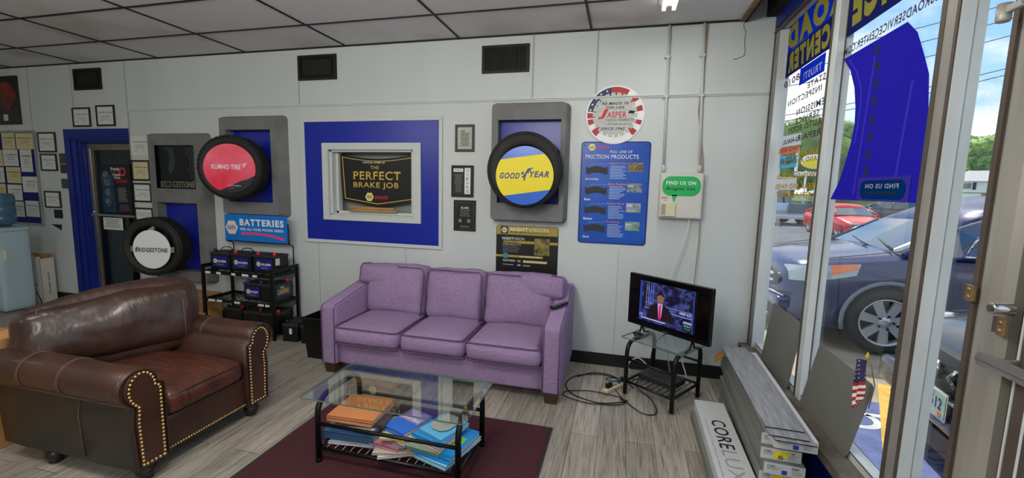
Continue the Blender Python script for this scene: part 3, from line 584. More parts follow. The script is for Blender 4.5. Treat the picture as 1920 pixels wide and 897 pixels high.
# ------------------------------------------------------------------ plaques
def plaque(name, lab, x0, x1, z0, z1, frame_m, inner_m, bw=.016, group='framed plaques', cat='plaque', depth=.014, curl=0):
    t = thing(name, lab, cat, (x0, 0, z0), group=group); W, H = x1-x0, z1-z0
    f = MB().box(0, W, -depth, 0, 0, bw).box(0, W, -depth, 0, H-bw, H).box(0, bw, -depth, 0, bw, H-bw).box(W-bw, W, -depth, 0, bw, H-bw); f.build('picture_frame', frame_m, t, bevel=.002)
    p = MB().box(bw, W-bw, -depth*.5, 0, bw, H-bw).build('sheet', inner_m, t)
    return t, W, H, -depth*.5-.0008
BRF = mat('frame_brown', (.22, .12, .10), .4); BLKF = mat('frame_black', (.05, .05, .05), .4); SLV = mat('plate_silver', (.62, .65, .60), .35, metal=.3)
t, W, H, y = plaque('wall_plaque', 'brown framed silver plaque, the top one of three beside the blue panel', 1.37, 1.565, 1.965, 2.22, BRF, SLV, .024)
text('AAA', .05, H-.075, .045, .025, INK, t, y=y, shear=.3, bold=.02); l_ = MB(); lines(l_, .04, W-.04, .045, H-.085, 11, y=y, fill=.4, center=True); l_.build('engraving', INK, t); text('Approved Repair', .07, H-.085, .08, .012, INK, t, y=y-.0004)
t, W, H, y = plaque('wall_plaque', 'black plaque with a white vertical strip about ten years', 1.335, 1.562, 1.53, 1.835, BLKF, BLKP, .006)
MB().box(.135, .195, y-.001, y, .03, H-.025).build('white_strip', WHT, t)
for k, ch in enumerate(('10', 'Y', 'E', 'A', 'R', 'S')): text(ch, .152 if k else .148, H-.062-.040*k, .026 if k else .034, .026, INK, t, y=y-.0015, serif=True)
MB().prism(rrect(.02, .12, H-.062, H-.030, .008), 'y', y-.001, y).build('small_logo', WHT, t); text('WINNS', .03, H-.055, .08, .018, RED, t, y=y-.0015, bold=.03)
MB().box(.018, .125, y-.001, y, .03, H-.075).build('inner_plate', mat('plate_dark', (.13, .13, .14), .4), t); l_ = MB(); lines(l_, .03, .115, .04, H-.09, 9, y=y-.0015, fill=.3, center=True); l_.build('engraving', GREYP, t)
t, W, H, y = plaque('wall_plaque', 'black award plaque with two small seals, the lowest of three beside the blue panel', 1.362, 1.588, 1.20, 1.50, BLKF, BLKP, .006)
fr2 = MB(); 
for a in ((.02, W-.02, .02, .0215), (.02, W-.02, H-.025, H-.0235), (.02, .0215, .02, H-.0235), (W-.0215, W-.02, .02, H-.0235)): fr2.box(a[0], a[1], y-.0006, y, a[2], a[3])
fr2.build('silver_line', GREYP, t); text('BG NAPA', .075, H-.085, .08, .022, WHT, t, y=y-.0006, bold=.02); l_ = MB(); lines(l_, .05, W-.05, .135, H-.095, 5, y=y-.0006, fill=.3, center=True); lines(l_, .04, W-.04, .03, .05, 2, y=y-.0006, fill=.4, center=True); l_.build('engraving', GREYP, t)
for x in (.065, .155): MB().disc(.018, 'y', (x, y-.001, .10), 18, .001).build('seal', GREYP, t)

# ------------------------------------------------------------------ breaker box
t = thing('breaker_box', 'flat white metal wall box with a green sticker and a small thermostat on it', 'electrical box', (3.262, 0, 1.405))
MB().box(0, .345, -.075, 0, 0, .385).build('box_body', mat('box_paint', (.78, .77, .73), .5, var=.05), t, bevel=.004); MB().box(.01, .335, -.080, -.075, .01, .375).build('cover', mat('box_cover', (.82, .81, .77), .5), t, bevel=.003)
gs = MB(); gs.prism(rrect(.02, .325, .19, .355, .07, 6), 'y', -.0815, -.080); gs.prism([(.10, .20), (.145, .20), (.118, .125)], 'y', -.0815, -.080); st = gs.build('green_sticker', GRN, t)
text('FIND US ON', .05, .285, .235, .030, WHT, st, y=-.0825, bold=.03); text('Angies list', .05, .232, .235, .034, INK, st, y=-.0825, bold=.012)
text('PMB 2', .022, .165, .05, .014, INK, t, y=-.0815); text('No. 4', .04, .145, .03, .010, INK, t, y=-.0815)
th = MB().box(.012, .135, -.105, -.080, .015, .135).build('thermostat', mat('ivory', (.84, .81, .68), .5), t, bevel=.006)
g_ = MB(); 
for k in range(12): g_.box(.022, .055, -.107, -.105, .03+.0075*k, .034+.0075*k)
g_.build('thermostat_grille', GREYP, th)

# ------------------------------------------------------------------ certificates
def cert(lab, x0, x1, z0, z1, frame=True, m=PAPER, y0=0.0, cat='certificate', grp='certificates on the wall', title='Certificate of Training', gold=False):
    if frame: t, W, H, y = plaque('framed_certificate', lab, x0, x1, z0, z1, BLKF, m, .020, grp, cat); ins = .035
    else:
        t = thing('paper_certificate', lab, cat, (x0, y0, z0), group=grp); W, H = x1-x0, z1-z0; y = -.0028; ins = .02; mm = MB(); n_ = 6; c_ = random.uniform(.002, .008)
        vs = [(W*i/n_, -.0006-c_*abs(2*i/n_-1)**3, z) for z in (0, H) for i in range(n_+1)]; mm.add(vs, [(i, i+1, n_+2+i, n_+1+i) for i in range(n_)], True); mm.build('sheet', m, t)
    text(title, ins+.02*W, H-ins-.055*H/.22, W-2*ins-.04*W, .020*H/.22, INK, t, y=y-.0006, serif=False, bold=.01)
    l_ = MB(); lines(l_, ins+.1*W, W-ins-.1*W, ins+.30*(H-2*ins), H-ins-.075*H/.22, 5, y=y-.0006, fill=.25, center=True); lines(l_, ins+.05*W, W*.45, ins+.1*H, ins+.16*H, 1, y=y-.0006, fill=.3); lines(l_, W*.55, W-ins-.05*W, ins+.1*H, ins+.16*H, 1, y=y-.0006, fill=.3); l_.build('print', GREYP, t)
    return t
cert('black framed certificate, the first of two above the blue door', -3.685, -3.385, 2.253, 2.485); cert('black framed certificate above the blue door with a thick square frame', -3.285, -2.985, 2.257, 2.505)
cert('black framed certificate between the notice board and the blue door frame, topmost', -4.34, -4.02, 1.942, 2.195); cert('framed certificate just below the topmost one beside the notice board', -4.33, -4.035, 1.707, 1.925); cert('framed certificate low beside the notice board above a black square', -4.325, -4.033, 1.233, 1.45)
cert('unframed white certificate beside the top of the glass door', -2.769, -2.50, 1.911, 2.134, frame=False); cert('black framed cream certificate beside the poster on the glass door', -2.785, -2.50, 1.611, 1.855, m=CREAM)
cert('black framed white certificate under the cream one beside the door', -2.79, -2.50, 1.354, 1.584); cert('black framed certificate just above the big tire', -2.79, -2.50, 1.127, 1.287)
# notice board
t = thing('notice_board', 'blue notice board with a silver rim at the far end of the wall', 'notice board', (-5.75, -.003, .995)); W = 1.375; H = 1.22
f = MB().box(0, W, -.02, 0, 0, .025).box(0, W, -.02, 0, H-.025, H).box(0, .025, -.02, 0, .025, H-.025).box(W-.025, W, -.02, 0, .025, H-.025); f.build('board_rim', ALU, t); MB().box(.02, W-.02, -.010, 0, .02, H-.02).build('board_felt', mat('felt_blue', (.05, .10, .42), .9), t)
PP = [(-4.995, -4.745, 1.979, 2.19, 1, 'cream award sheet at the top of the notice board'), (-4.725, -4.409, 1.979, 2.184, 1, 'cream award sheet in the top corner of the notice board'), (-5.30, -5.01, 1.759, 1.969, 1, 'cream sheet on the notice board cut by the picture edge, upper'),
 (-4.998, -4.715, 1.763, 1.974, 0, 'pale sheet in the second row of the notice board'), (-4.682, -4.464, 1.689, 1.974, 0, 'tall plain white sheet in the second row of the notice board'), (-5.30, -5.012, 1.541, 1.744, 0, 'pale sheet in the third row at the edge of the picture'), (-4.978, -4.705, 1.539, 1.748, 1, 'cream certificate in the third row of the notice board'),
 (-4.68, -4.402, 1.425, 1.628, 0, 'white certificate with dark corner marks below the tall plain sheet'), (-5.30, -5.01, 1.351, 1.525, 1, 'sheet in the fourth row above the water jug'), (-4.979, -4.707, 1.312, 1.517, 0, 'white certificate in the fourth row of the notice board'), (-4.956, -4.704, 1.094, 1.297, 0, 'white certificate in the lowest row next to the cup holder'), (-4.68, -4.427, 1.103, 1.313, 0, 'white certificate in the bottom corner of the notice board')]
for a, b, c, d, k, lab in PP: cert(lab, a, b, c, d, frame=False, m=(CREAM if k else PAPER), y0=-.014, grp='sheets on the notice board', title=('Award of Excellence' if k else 'Certificate'))
# tile samples, black marks
for a, b, c, d, col, lab in ((-3.99, -3.855, 1.803, 1.931, (.30, .29, .27), 'dark brown floor sample stuck beside the blue door frame, upper'), (-3.99, -3.855, 1.68, 1.795, (.27, .22, .20), 'reddish brown floor sample beside the blue door frame'), (-3.995, -3.855, 1.489, 1.612, (.27, .28, .29), 'grey floor sample beside the blue door frame'), (-4.184, -4.035, 1.10, 1.212, (.06, .06, .06), 'small black square stuck below the framed certificate')):
    tag(MB().box(a, b, -.006, 0, c, d).build('floor_sample', mat('sample_%d' % int(c*100), col, .6, var=.25, scale=20, stretch=(1, 1, 6)), None, bevel=.001), lab, 'floor sample', 'samples beside the blue door')
tag(MB().prism([(-4.26, 1.018), (-4.07, 1.02), (-4.085, .945)], 'y', -.004, 0).build('black_scrap', BLKP), 'black triangular scrap stuck on the wall below the black square', 'sticker')
# dark red picture
t, W, H, y = plaque('wall_picture', 'dark picture with a glowing red shape in a black frame near the ceiling', -5.25, -4.60, 2.296, 2.905, BLKF, mat('picture_dark', (.06, .025, .025), .3), .02, None, 'picture')
rp = MB(); rp.prism([(.42+.17*(1+.18*mnoise.noise(Vector((k*.55, 1.3, 0))))*math.cos(2*PI*k/28), .36+.17*(1+.22*mnoise.noise(Vector((k*.6, 4.3, 0))))*math.sin(2*PI*k/28)) for k in range(28)], 'y', y-.0015, y); rp.build('red_shape', mat('picture_red', (.62, .09, .06), .35, rgb2=(.16, .03, .03), scale=5), t); MB().box(.33, .41, y-.003, y, .05, .13).build('yellow_tag', CREAM, t)

# ------------------------------------------------------------------ blue door frame and glass door in its recess
dj = MB(); dj.box(-3.84, -3.655, -.03, .0, 0, 2.089); dj.box(-3.66, -3.63, 0, .10, 0, 2.10); dj.box(-3.84, -2.79, -.03, 0, 2.09, 2.225); dj.box(-3.64, -2.80, 0, .10, 2.065, 2.10); dj.box(-3.76, -3.73, -.045, -.0301, 0, 2.119); dj.box(-3.76, -2.79, -.045, -.0301, 2.12, 2.15)
struct('door_2_frame', dj, mat('door_blue', (.03, .13, .50), .4, var=.12, scale=4), bevel=.004)
dl = MB(); dl.box(-3.63, -3.56, .08, .13, 0, 2.06); dl.box(-3.56, -2.79, .08, .13, 1.98, 2.06); dl.box(-3.56, -2.79, .08, .13, 0, .12); dl.box(-2.83, -2.79, .08, .13, 0, 2.06); d2 = struct('door_2', dl, mat('door_alu', (.52, .50, .44), .4, metal=.5, var=.2))
struct('door_edge', MB().box(-3.60, -3.585, .074, .08, .02, 2.0), CHROME, parent=d2)
MB().box(-3.56, -2.83, .10, .106, .12, 1.98).build('glass_pane', glass('door_glass', (.35, .38, .38), .8), d2)
MB().box(-3.60, -2.80, .04, .065, 1.155, 1.18).box(-3.60, -3.57, .06, .08, 1.15, 1.185).build('push_bar', ALU, d2); MB().disc(.012, 'y', (-3.61, .07, 1.20), 14, .02).build('lock_cylinder', CHROME, d2)
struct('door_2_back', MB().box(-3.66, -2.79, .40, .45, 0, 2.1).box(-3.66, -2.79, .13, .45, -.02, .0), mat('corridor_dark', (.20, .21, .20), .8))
struct('door_2_post', MB().box(-3.18, -3.10, .30, .34, 0, 2.1).box(-2.98, -2.94, .25, .28, 0, 2.1), mat('corridor_wood', (.38, .36, .30), .7))
t = thing('door_poster', 'dark poster about friends and junk with blue pictures hanging inside the glass door', 'poster', (-3.485, .09, 1.185)); W = .535; H = .62
MB().box(0, W, -.004, 0, 0, H).build('poster_panel', mat('poster_night', (.05, .06, .08), .4), t)
MB().box(.04, .25, -.005, -.004, .02, .50).build('blue_panel', mat('poster_teal', (.12, .30, .42), .4, rgb2=(.05, .14, .22), scale=14), t)
for k, z in enumerate((.49, .40, .27, .15)): o = MB().disc(.052, 'y', (.14 if k else .12, -.0062, z), 22, .001).build('round_picture', mat('pic_dark', (.08, .12, .15), .4, rgb2=(.45, .55, .60), scale=30), t)
text('Friends', .22, .545, .14, .04, WHT, t, y=-.006, bold=.03); text("Don't Let", .22, .515, .13, .022, RED, t, y=-.006, bold=.03); text('Friends', .25, .475, .12, .035, WHT, t, y=-.006, bold=.03); text('Drive', .27, .440, .10, .030, WHT, t, y=-.006, bold=.03); text('JUNK!', .30, .385, .18, .045, RED, t, y=-.006, bold=.05)
rg = MB(); sector(rg, .035, .055, 0, 2*PI, 0, 24); rg.v = [Vector((v.x+.41, -.0062, v.z+.53)) for v in rg.v]; rg.build('red_ring', mat('ring_red', (.85, .25, .18), .4), t)
l_ = MB(); lines(l_, .31, .47, .15, .33, 9, y=-.006, fill=.5, ragged=.2); l_.build('small_print', GREYP, t); MB().prism([(.30, .03), (.50, .05), (.46, .12), (.33, .12)], 'y', -.006, -.005).build('car_picture', mat('pic_car', (.45, .10, .12), .4, rgb2=(.10, .25, .5), scale=18), t)
t = thing('door_notice', 'white printed notice on the glass door below the push bar', 'notice', (-3.475, .09, .98)); MB().box(0, .33, -.002, 0, 0, .155).build('sheet', PAPER, t); l_ = MB(); lines(l_, .02, .29, .02, .135, 6, y=-.0025, fill=.4, center=True); l_.build('print', GREYP, t)

# ------------------------------------------------------------------ purple sofa
def fabric(name, c1, c2):
    m = mat(name, c1, .92, rgb2=c2, scale=85, stretch=(.35, 2.2, 2.2), bump=.5, bscale=300, detail=6); return m
PUR = fabric('purple_fabric', (.66, .555, .71), (.55, .455, .60)); PIPG = mat('purple_piping', (.40, .30, .46), .9)
sf = thing('sofa', 'purple fabric three seat sofa with loose cushions against the wall', 'sofa', (1.54, -.48, 0))
SX0, SX1 = -1.035, 1.035; F_, B_ = -.41, .43     # front / back local y
MB().rbox(SX0+.13, SX1-.13, F_+.03, B_-.04, .085, .30, .02, 8).build('seat_base', PUR, sf)
MB().rbox(SX0+.13, SX1-.13, B_-.16, B_, .10, .83, .05, 10).build('back_frame', PUR, sf)
for sgn, nm in ((-1, 'armrest'), (1, 'armrest')):
    a0, a1 = (SX0, SX0+.145) if sgn < 0 else (SX1-.145, SX1)
    prof = [(F_-.01, .085), (B_, .085), (B_, .77), (B_-.10, .77), (B_-.30, .705), (F_+.02, .610), (F_-.005, .59)]
    m = MB().prism(prof, 'x', a0, a1); o = m.build(nm, PUR, sf, bevel=.022); o.modifiers['bevel'].segments = 4
    for p in o.data.polygons: p.use_smooth = True
    for x in (a0+.012, a1-.012):
        q = MB().tube([(x, F_-.012, .10), (x, F_-.012, .57), (x, F_+.01, .605), (x, B_-.30, .702), (x, B_-.12, .765)], .0045, 6); q.build('piping', PIPG, o)
def cushion(name, x0, x1, y0, y1, z0, z1, seed, rr=.045, puff=(0, .01, .02), wob=.006, tilt=0, pv=None, n=16):
    m = MB(); 
    if tilt: m.X = Matrix.Translation(pv) @ Matrix.Rotation(tilt, 4, 'X') @ Matrix.Translation(-Vector(pv))
    m.rbox(x0, x1, y0, y1, z0, z1, rr, n, puff, wob, seed, 5.0)
    o = m.build(name, PUR, sf)
    m2 = MB(); m2.X = m.X; e = rr*.55
    return o, m2
xs = [(-.90, -.285), (-.285, .28), (.28, .89)]
for i, (a, b) in enumerate(xs):
    o, m2 = cushion('seat_cushion', a+.002, b-.002, F_-.05, B_-.20, .28, .44, i+1, .065, (0, .016, .03), .007)
    for z in (.292, .433):
        y = F_-.040; m2.tube([(a+.012, B_-.3, z), (a+.012, y+.05, z), (a+.022, y+.012, z), (a+.06, y-.002, z), (b-.06, y-.002, z), (b-.022, y+.012, z), (b-.012, y+.05, z), (b-.012, B_-.3, z)], .0055, 6)
    m2.build('piping', PIPG, o)
bx = [(-.985, -.30), (-.30, .265), (.265, .985)]
for i, (a, b) in enumerate(bx):
    pv = (0, .02, .43); wing = .055
    o, m2 = cushion('back_cushion', a+.004+(.07 if i == 0 else 0), b-.004-(.07 if i == 2 else 0), .02, .23, .43, .895, i+11, .07, (0, .06, .018), .018, -.20, pv, 20)
    if i != 1:    # wing over the arm
        s_ = -1 if i == 0 else 1; xw = a if i == 0 else b; m3 = MB(); m3.X = m2.X
        m3.rbox(min(xw, xw-s_*.40), max(xw, xw-s_*.40), -.004, .226, .70, .897, .045, 14, (.0, .028, .010), .008, i+3); m3.build('cushion_wing', PUR, o)
    z0, z1 = .445, .885
    A, B = a+.02+(.07 if i == 0 else 0), b-.02-(.07 if i == 2 else 0)
    m2.tube([(A, .018, z0), (A-.004, .012, (z0+z1)/2), (A+.004, .022, z1-.03), (A+.03, .024, z1-.006), (B-.03, .024, z1-.006), (B-.004, .022, z1-.03), (B+.004, .012, (z0+z1)/2), (B, .018, z0)][(0 if i != 0 else 3):(8 if i != 2 else 5)], .005, 6)
    if i != 1: m2.tube([(xw-s_*.12, -.006, .706), (xw-s_*.04, .002, .706), (xw-s_*.010, .012, .74), (xw-s_*.010, .012, .86), (xw-s_*.03, .012, .890), (xw-s_*.12, .006, .900)], .0045, 6)
    m2.build('piping', PIPG, o)
FT = mat('foot_brown', (.24, .14, .10), .5)
for x in (SX0+.07, SX1-.07):
    for y in (F_+.06, B_-.06):
        m = MB(); m.add([(x-.045, y-.045, 0), (x+.045, y-.045, 0), (x+.045, y+.045, 0), (x-.045, y+.045, 0), (x-.055, y-.055, .087), (x+.055, y-.055, .087), (x+.055, y+.055, .087), (x-.055, y+.055, .087)], [(0,3,2,1),(4,5,6,7),(0,1,5,4),(1,2,6,5),(2,3,7,6),(3,0,4,7)]); m.build('leg', FT, sf)
t = thing('remote_control', 'black television remote resting on the arm of the purple sofa', 'remote control', (2.505, -.565, .682)); t.rotation_euler = (.16, .0, -.75)
MB().rbox(-.024, .024, -.085, .085, 0, .022, .01, 8).build('remote_body', BLACKP, t)
bt = MB()
for r in range(7):
    for c in range(3): bt.bbox(-.013+.013*c, -.06+.02*r, .0225, .008, .010, .003)
bt.build('buttons', GREYP, t)

# ------------------------------------------------------------------ leather armchair
def leather(name, c1, c2, rough): return mat(name, c1, rough, rgb2=c2, scale=3.2, bump=.25, bscale=140, coat=.12, detail=5)
LEA = leather('leather_brown', (.29, .17, .13), (.18, .115, .09), .35); LEAC = mat('leather_cushion', (.27, .17, .14), .33, rgb2=(.185, .12, .10), scale=3.2, bump=1.0, bscale=7, stretch=(1, 1.6, .8), coat=.12, detail=5); LEAS = mat('leather_seat', (.36, .19, .13), .35, rgb2=(.25, .14, .105), scale=3.2, bump=.8, bscale=3.2, stretch=(2.0, 9, 1.2), coat=.12, detail=5); LEAB = leather('leather_dark', (.185, .145, .11), (.13, .105, .08), .5); WELT = mat('leather_stitch', (.42, .31, .24), .6)
NAIL = mat('nail_brass', (.78, .66, .42), .3, metal=.85)
ac = thing('armchair', 'brown leather armchair with rolled arms and brass nail trim', 'armchair', (.56, -1.975, 0))
Yn, Yf = -.44, .42      # outer base sides (near / far)
XB = -1.02              # back end
MB().rbox(-.98, -.02, Yn+.14, Yf-.12, .10, .31, .02, 8).build('seat_rail', LEA, ac)
MB().rbox(-1.06, -.86, Yn+.03, Yf-.03, .11, .63, .08, 12, (.02, 0, .02), .006, 5).build('backrest', LEAB, ac)
def arm(sy, yo, yi):
    """sy=-1 near arm. yo outer base y, yi inner y"""
    cz, r = .560, .098; cy = yo - sy*(-1)*0 + (-.0 if sy < 0 else .0); cy = (yo+yi)/2 + sy*.052
    P = [(yi, .10), (yi, cz-.02)]
    a0 = 0 if sy < 0 else PI
    seq = [i/18*PI*1.25 for i in range(19)]
    for t_ in seq: ang = t_ if sy < 0 else PI-t_; P.append((cy+r*math.cos(ang)*(1.0), cz+r*math.sin(ang)))
    P += [(yo, .455), (yo+sy*.012, .36), (yo, .10)]
    m = MB(); n = len(P); xs_ = [0.0, -.012, -.03, -.10, -.25, -.45, -.65, -.85, XB]; sc = [.93, .98, 1.0, 1.0, 1.0, 1.0, 1.0, 1.0, .96]
    mc = ((yo+yi)/2, .38); vs = []
    for xx, k in zip(xs_, sc): vs += [(xx, mc[0]+(a-mc[0])*k, mc[1]+(b-mc[1])*(k if b > .2 else 1)+(0 if xx > -.2 else .006*math.sin(xx*9))) for a, b in P]
    fs = [(j*n+i, j*n+(i+1) % n, (j+1)*n+(i+1) % n, (j+1)*n+i) for j in range(len(xs_)-1) for i in range(n)]
    m.add(vs, fs, True); m.f += [list(range(n-1, -1, -1)), [(len(xs_)-1)*n+i for i in range(n)]]; m.sm += [False, False]; m.mi += [0, 0]
    for fi, f in enumerate(m.f):   # lower outside is darker suede like leather
        zc = sum(m.v[i].z for i in f)/len(f); yc = sum(m.v[i].y for i in f)/len(f)
        if fi < len(fs) and zc < .455 and abs(yc-yo) < .03: m.mi[fi] = 1
    o = m.build('arm', [LEA, LEAB], ac)
    # front panel
    k = .80; pan = [(mc[0]+(a-mc[0])*k, mc[1]+(b-mc[1])*(.93 if b > .2 else .96)) for a, b in P]
    pm = MB(); pm.prism([(a, b) for a, b in pan], 'x', -.004, .012); po = pm.build('front_panel', LEA, o, bevel=.005)
    wl = MB(); wl.tube([(.006, a, b) for a, b in [(mc[0]+(a-mc[0])*.96, mc[1]+(b-mc[1])*.97) for a, b in P]], .006, 6); wl.build('welt', LEA, o)
    # nails follow the panel outline
    path = [Vector((.013, mc[0]+(a-mc[0])*.66, mc[1]+(b-mc[1])*.90)) for a, b in P[0:]]; path[0].z = path[-1].z = .125
    nm = MB(); L = 0; step = .0215; pts_ = []
    for a, b in zip(path, path[1:]+[path[0]]):
        d = (b-a).length
        while L < d: pts_.append(a+(b-a)*(L/d)); L += step
        L -= d
    for p in pts_: nm.lathe([(.0082, 0), (.0065, .004), (.0001, .006)], 'x', p, 8)
    nm.build('nail_trim', NAIL, o)
    # stitched seams round the arm
    for xx in (-.42, -.72):
        st = MB(); seam = [(xx+.012, a, b) for a, b in [(cy+(r+.003)*math.cos((q/14*PI*1.2) if sy < 0 else PI-q/14*PI*1.2), cz+(r+.003)*math.sin(q/14*PI*1.2)) for q in range(15)]]
        st.tube(seam, .0019, 5); st.tube([(x-.010, y, z) for x, y, z in seam], .0019, 5); st.build('stitching', WELT, o)
    st = MB(); st.tube([(-.37, yo+sy*.004, .44), (-.37, yo+sy*.014, .36), (-.37, yo+sy*.003, .12)], .003, 5); st.tube([(-.012, yo+sy*.0, .455), (-.3, yo+sy*.004, .458), (XB+.02, yo+sy*.004, .458)], .005, 6); st.build('side_seam', LEAB if 0 else WELT, o) if sy < 0 else None
    return o
arm(-1, Yn, Yn+.165); arm(1, Yf, Yf-.165)
nm = MB(); 
for k in range(34): nm.lathe([(.0065, 0), (.005, .003), (.0001, .005)], 'x', (-.019, -.27+.53*k/33, .122), 8)
nm.build('nail_trim', NAIL, ac)
m = MB(); m.rbox(-.78, .005, Yn+.172, Yf-.172, .305, .455, .055, 22, (.01, 0, .035), .008, 3, 6.0); sc_ = m.build('seat_cushion', LEAS, ac)
m2 = MB(); yA, yB = Yn+.18, Yf-.18
m2.tube([(-.5, yA+.004, .425), (-.05, yA+.004, .425), (-.008, yA+.03, .427), (.006, yA+.09, .430), (.012, 0-.01, .436), (.006, yB-.09, .430), (-.008, yB-.03, .427), (-.05, yB-.004, .425), (-.5, yB-.004, .425)], .004, 6); m2.build('welt', LEA, sc_)
# loose, slumped back cushion
TC = Matrix.Translation((-.77, .00, .475)) @ Matrix.Rotation(-.52, 4, 'Z') @ Matrix.Rotation(-.24, 4, 'Y')
def slump(m_):
    for v in m_.v:
        u = max(0, min(1, (.46-v.y)/.95)); v.z *= 1-.20*u*u; v.x -= .05*math.sin(max(0, v.z)/.5*PI)*0
    m_.v = [TC @ v for v in m_.v]
m = MB(); m.rbox(-.13, .12, -.44, .46, .0, .45, .10, 34, (.06, .01, .045), .022, 8, 3.4); slump(m)
bc = m.build('back_cushion', LEAC, ac)
m2 = MB(); 
for yy in (-.33, .36): m2.tube([(.125, yy, .05), (.142, yy, .15), (.142, yy, .3), (.112, yy*.99, .40), (.07, yy*.98, .435)], .003, 6)
slump(m2); m2.build('welt', WELT, bc)
def bun(x, y, nm='foot'):
    MB().lathe([(.001, 0), (.028, 0), (.034, .012), (.030, .022), (.043, .035), (.048, .055), (.040, .07), (.034, .078), (.05, .088), (.05, .12), (.001, .12)], 'z', (x, y, 0), 24).build(nm, mat('foot_dark', (.15, .10, .09), .3), ac)
for x, y in ((-.06, Yn+.08), (-.06, Yf-.08), (-.70, Yn+.05), (-.70, Yf-.08)): bun(x, y)

# ------------------------------------------------------------------ rug, coffee table, books
RUG = mat('rug_burgundy', (.33, .13, .17), .95, rgb2=(.22, .08, .11), scale=170, bump=.8, bscale=240, detail=3)
t = thing('rug', 'burgundy entrance rug with a dark rubber edge under the coffee table', 'rug', (1.75, -1.98, 0)); MB().box(-.80, .81, -1.0, .76, .001, .009).build('pile', RUG, t, bevel=.003); MB().box(-.818, .828, -1.02, .778, 0, .004).build('rubber_edge', mat('rubber_edge', (.16, .15, .16), .7), t)
tag(MB().box(-.9, .9, -.3, .3, 0, .007).build('door_mat', mat('mat_brown', (.21, .16, .14), .95, bump=.6, bscale=160, var=.2, scale=40), None, (-4.75, -1.12, 0), (0, 0, -.1)), 'dark brown mat on the floor in front of the water cooler', 'mat')
ct = thing('coffee_table', 'low black metal coffee table with a clear glass top and wire shelf', 'coffee table', (1.74, -1.745, .009)); r = .0135; zt = .385
xa, xb, yf, yb = -.435, .435, -.21, .205
def roundpath(pts, rad, n=6):
    out = [Vector(pts[0])]
    for i in range(1, len(pts)-1):
        a, b, c = Vector(pts[i-1]), Vector(pts[i]), Vector(pts[i+1]); p, q = b+(a-b).normalized()*rad, b+(c-b).normalized()*rad
        for k in range(n+1): u = k/n; out.append(p*(1-u)**2+b*2*u*(1-u)+q*u*u)
    out.append(Vector(pts[-1])); return out
for x in (xa, xb):
    MB().tube(roundpath([(x, yf, .012), (x, yf, zt), (x, yb, zt), (x, yb, .012)], .11), .017, 12).build('leg_frame', BLKMET, ct)
    for y in (yf, yb): MB().lathe([(.001, 0), (.019, 0), (.019, .02), (.017, .024)], 'z', (x, y, 0), 14).build('foot', BLACKP, ct)
for y in (yf, yb): MB().tube([(xa, y, .235), (xb, y, .235)], .011, 10).build('rail', BLKMET, ct)
fm = MB(); 
for p, q in (((xa, yf, .085), (xb, yf, .085)), ((xa, yb, .085), (xb, yb, .085)), ((xa, yf, .085), (xa, yb, .085)), ((xb, yf, .085), (xb, yb, .085))): fm.tube([p, q], .011, 10)
fm.build('shelf_frame', BLKMET, ct)
wr = MB()
for k in range(1, 17): x = xa+(xb-xa)*k/17; wr.tube([(x, yf, .092), (x, yb, .092)], .0022, 5)
for y in (-.15, -.02, .11): wr.tube([(xa, y, .0945), (xb, y, .0945)], .0022, 5)
wr.build('wire_shelf', mat('wire_silver', (.55, .54, .50), .35, metal=.7), ct)
for x in (xa, xb):
    for y in (-.10, .10): MB().lathe([(.010, 0), (.010, .011), (.006, .0145), (.001, .015)], 'z', (x, y, zt+.016), 12).build('brass_stud', mat('stud_brass', (.80, .58, .22), .3, metal=.9), ct)
gm = MB().prism(rrect(-.50, .50, -.285, .225, .02, 4), 'z', zt+.030, zt+.038)
go = gm.build('glass_top', [glass('table_glass', (.955, .98, .97), .42), mat('glass_edge', (.36, .46, .43), .25, spec=.5)], ct, bevel=.0)
for p in go.data.polygons: p.material_index = 1 if abs(p.normal.z) < .5 else 0
PG = mat('book_pages', (.88, .86, .80), .8, bump=.3, bscale=300, stretch=(.1, .1, 6))
def book(lab, x, y, z, w_, d_, h_, rz, col, title=None, tcol=None, tsize=.6, spine=True, pic=None, group=None, tx=None):
    w_ *= 1.08; d_ *= 1.12; y -= .012; h_ *= 1.1
    t = thing('book' if h_ > .006 else 'magazine', lab, 'book' if h_ > .006 else 'magazine', (x, y, z), rz, group='reading matter on the table shelf'); c = mat('cover_%02x%02x%02x' % tuple(int(v*255) for v in col), col, .4)
    hc = min(.003, h_*.25)
    MB().box(-w_/2+.003, w_/2-.004, -d_/2+.004, d_/2-.004, hc, h_-hc).build('pages', PG, t)
    cv = MB().box(-w_/2, w_/2, -d_/2, d_/2, 0, hc).box(-w_/2, w_/2, -d_/2, d_/2, h_-hc, h_)
    if spine: cv.box(-w_/2, w_/2, -d_/2, -d_/2+.003, 0, h_)
    co = cv.build('cover', c, t)
    if pic:
        for (u0, u1, v0, v1, pc_) in pic:
            MB().box(-w_/2+w_*u0, -w_/2+w_*u1, -d_/2+d_*v0, -d_/2+d_*v1, h_, h_+.0006).build('cover_picture', mat('cpic_%02x%02x%02x' % tuple(int(v*255) for v in pc_), pc_, .4, var=.35, scale=25), co)
    if title:
        q = text(title, -w_*tsize/2, 0, w_*tsize, d_*.16 if not tx else tx, tcol or WHT, co, y=0, bold=.02, shear=.2)
        q.rotation_euler = (-PI/2, 0, 0); q.location = (0, d_*.05, h_+.0012)
    return t
bz = .106; S = {}
def stack(key, items):
    z = bz
    for it in items:
        lab, x, y, w_, d_, h_, rz, col = it[:8]; kw = it[8] if len(it) > 8 else {}
        book(lab, x, y, z, w_, d_, h_, rz, col, **kw); z += h_*1.1+.0012
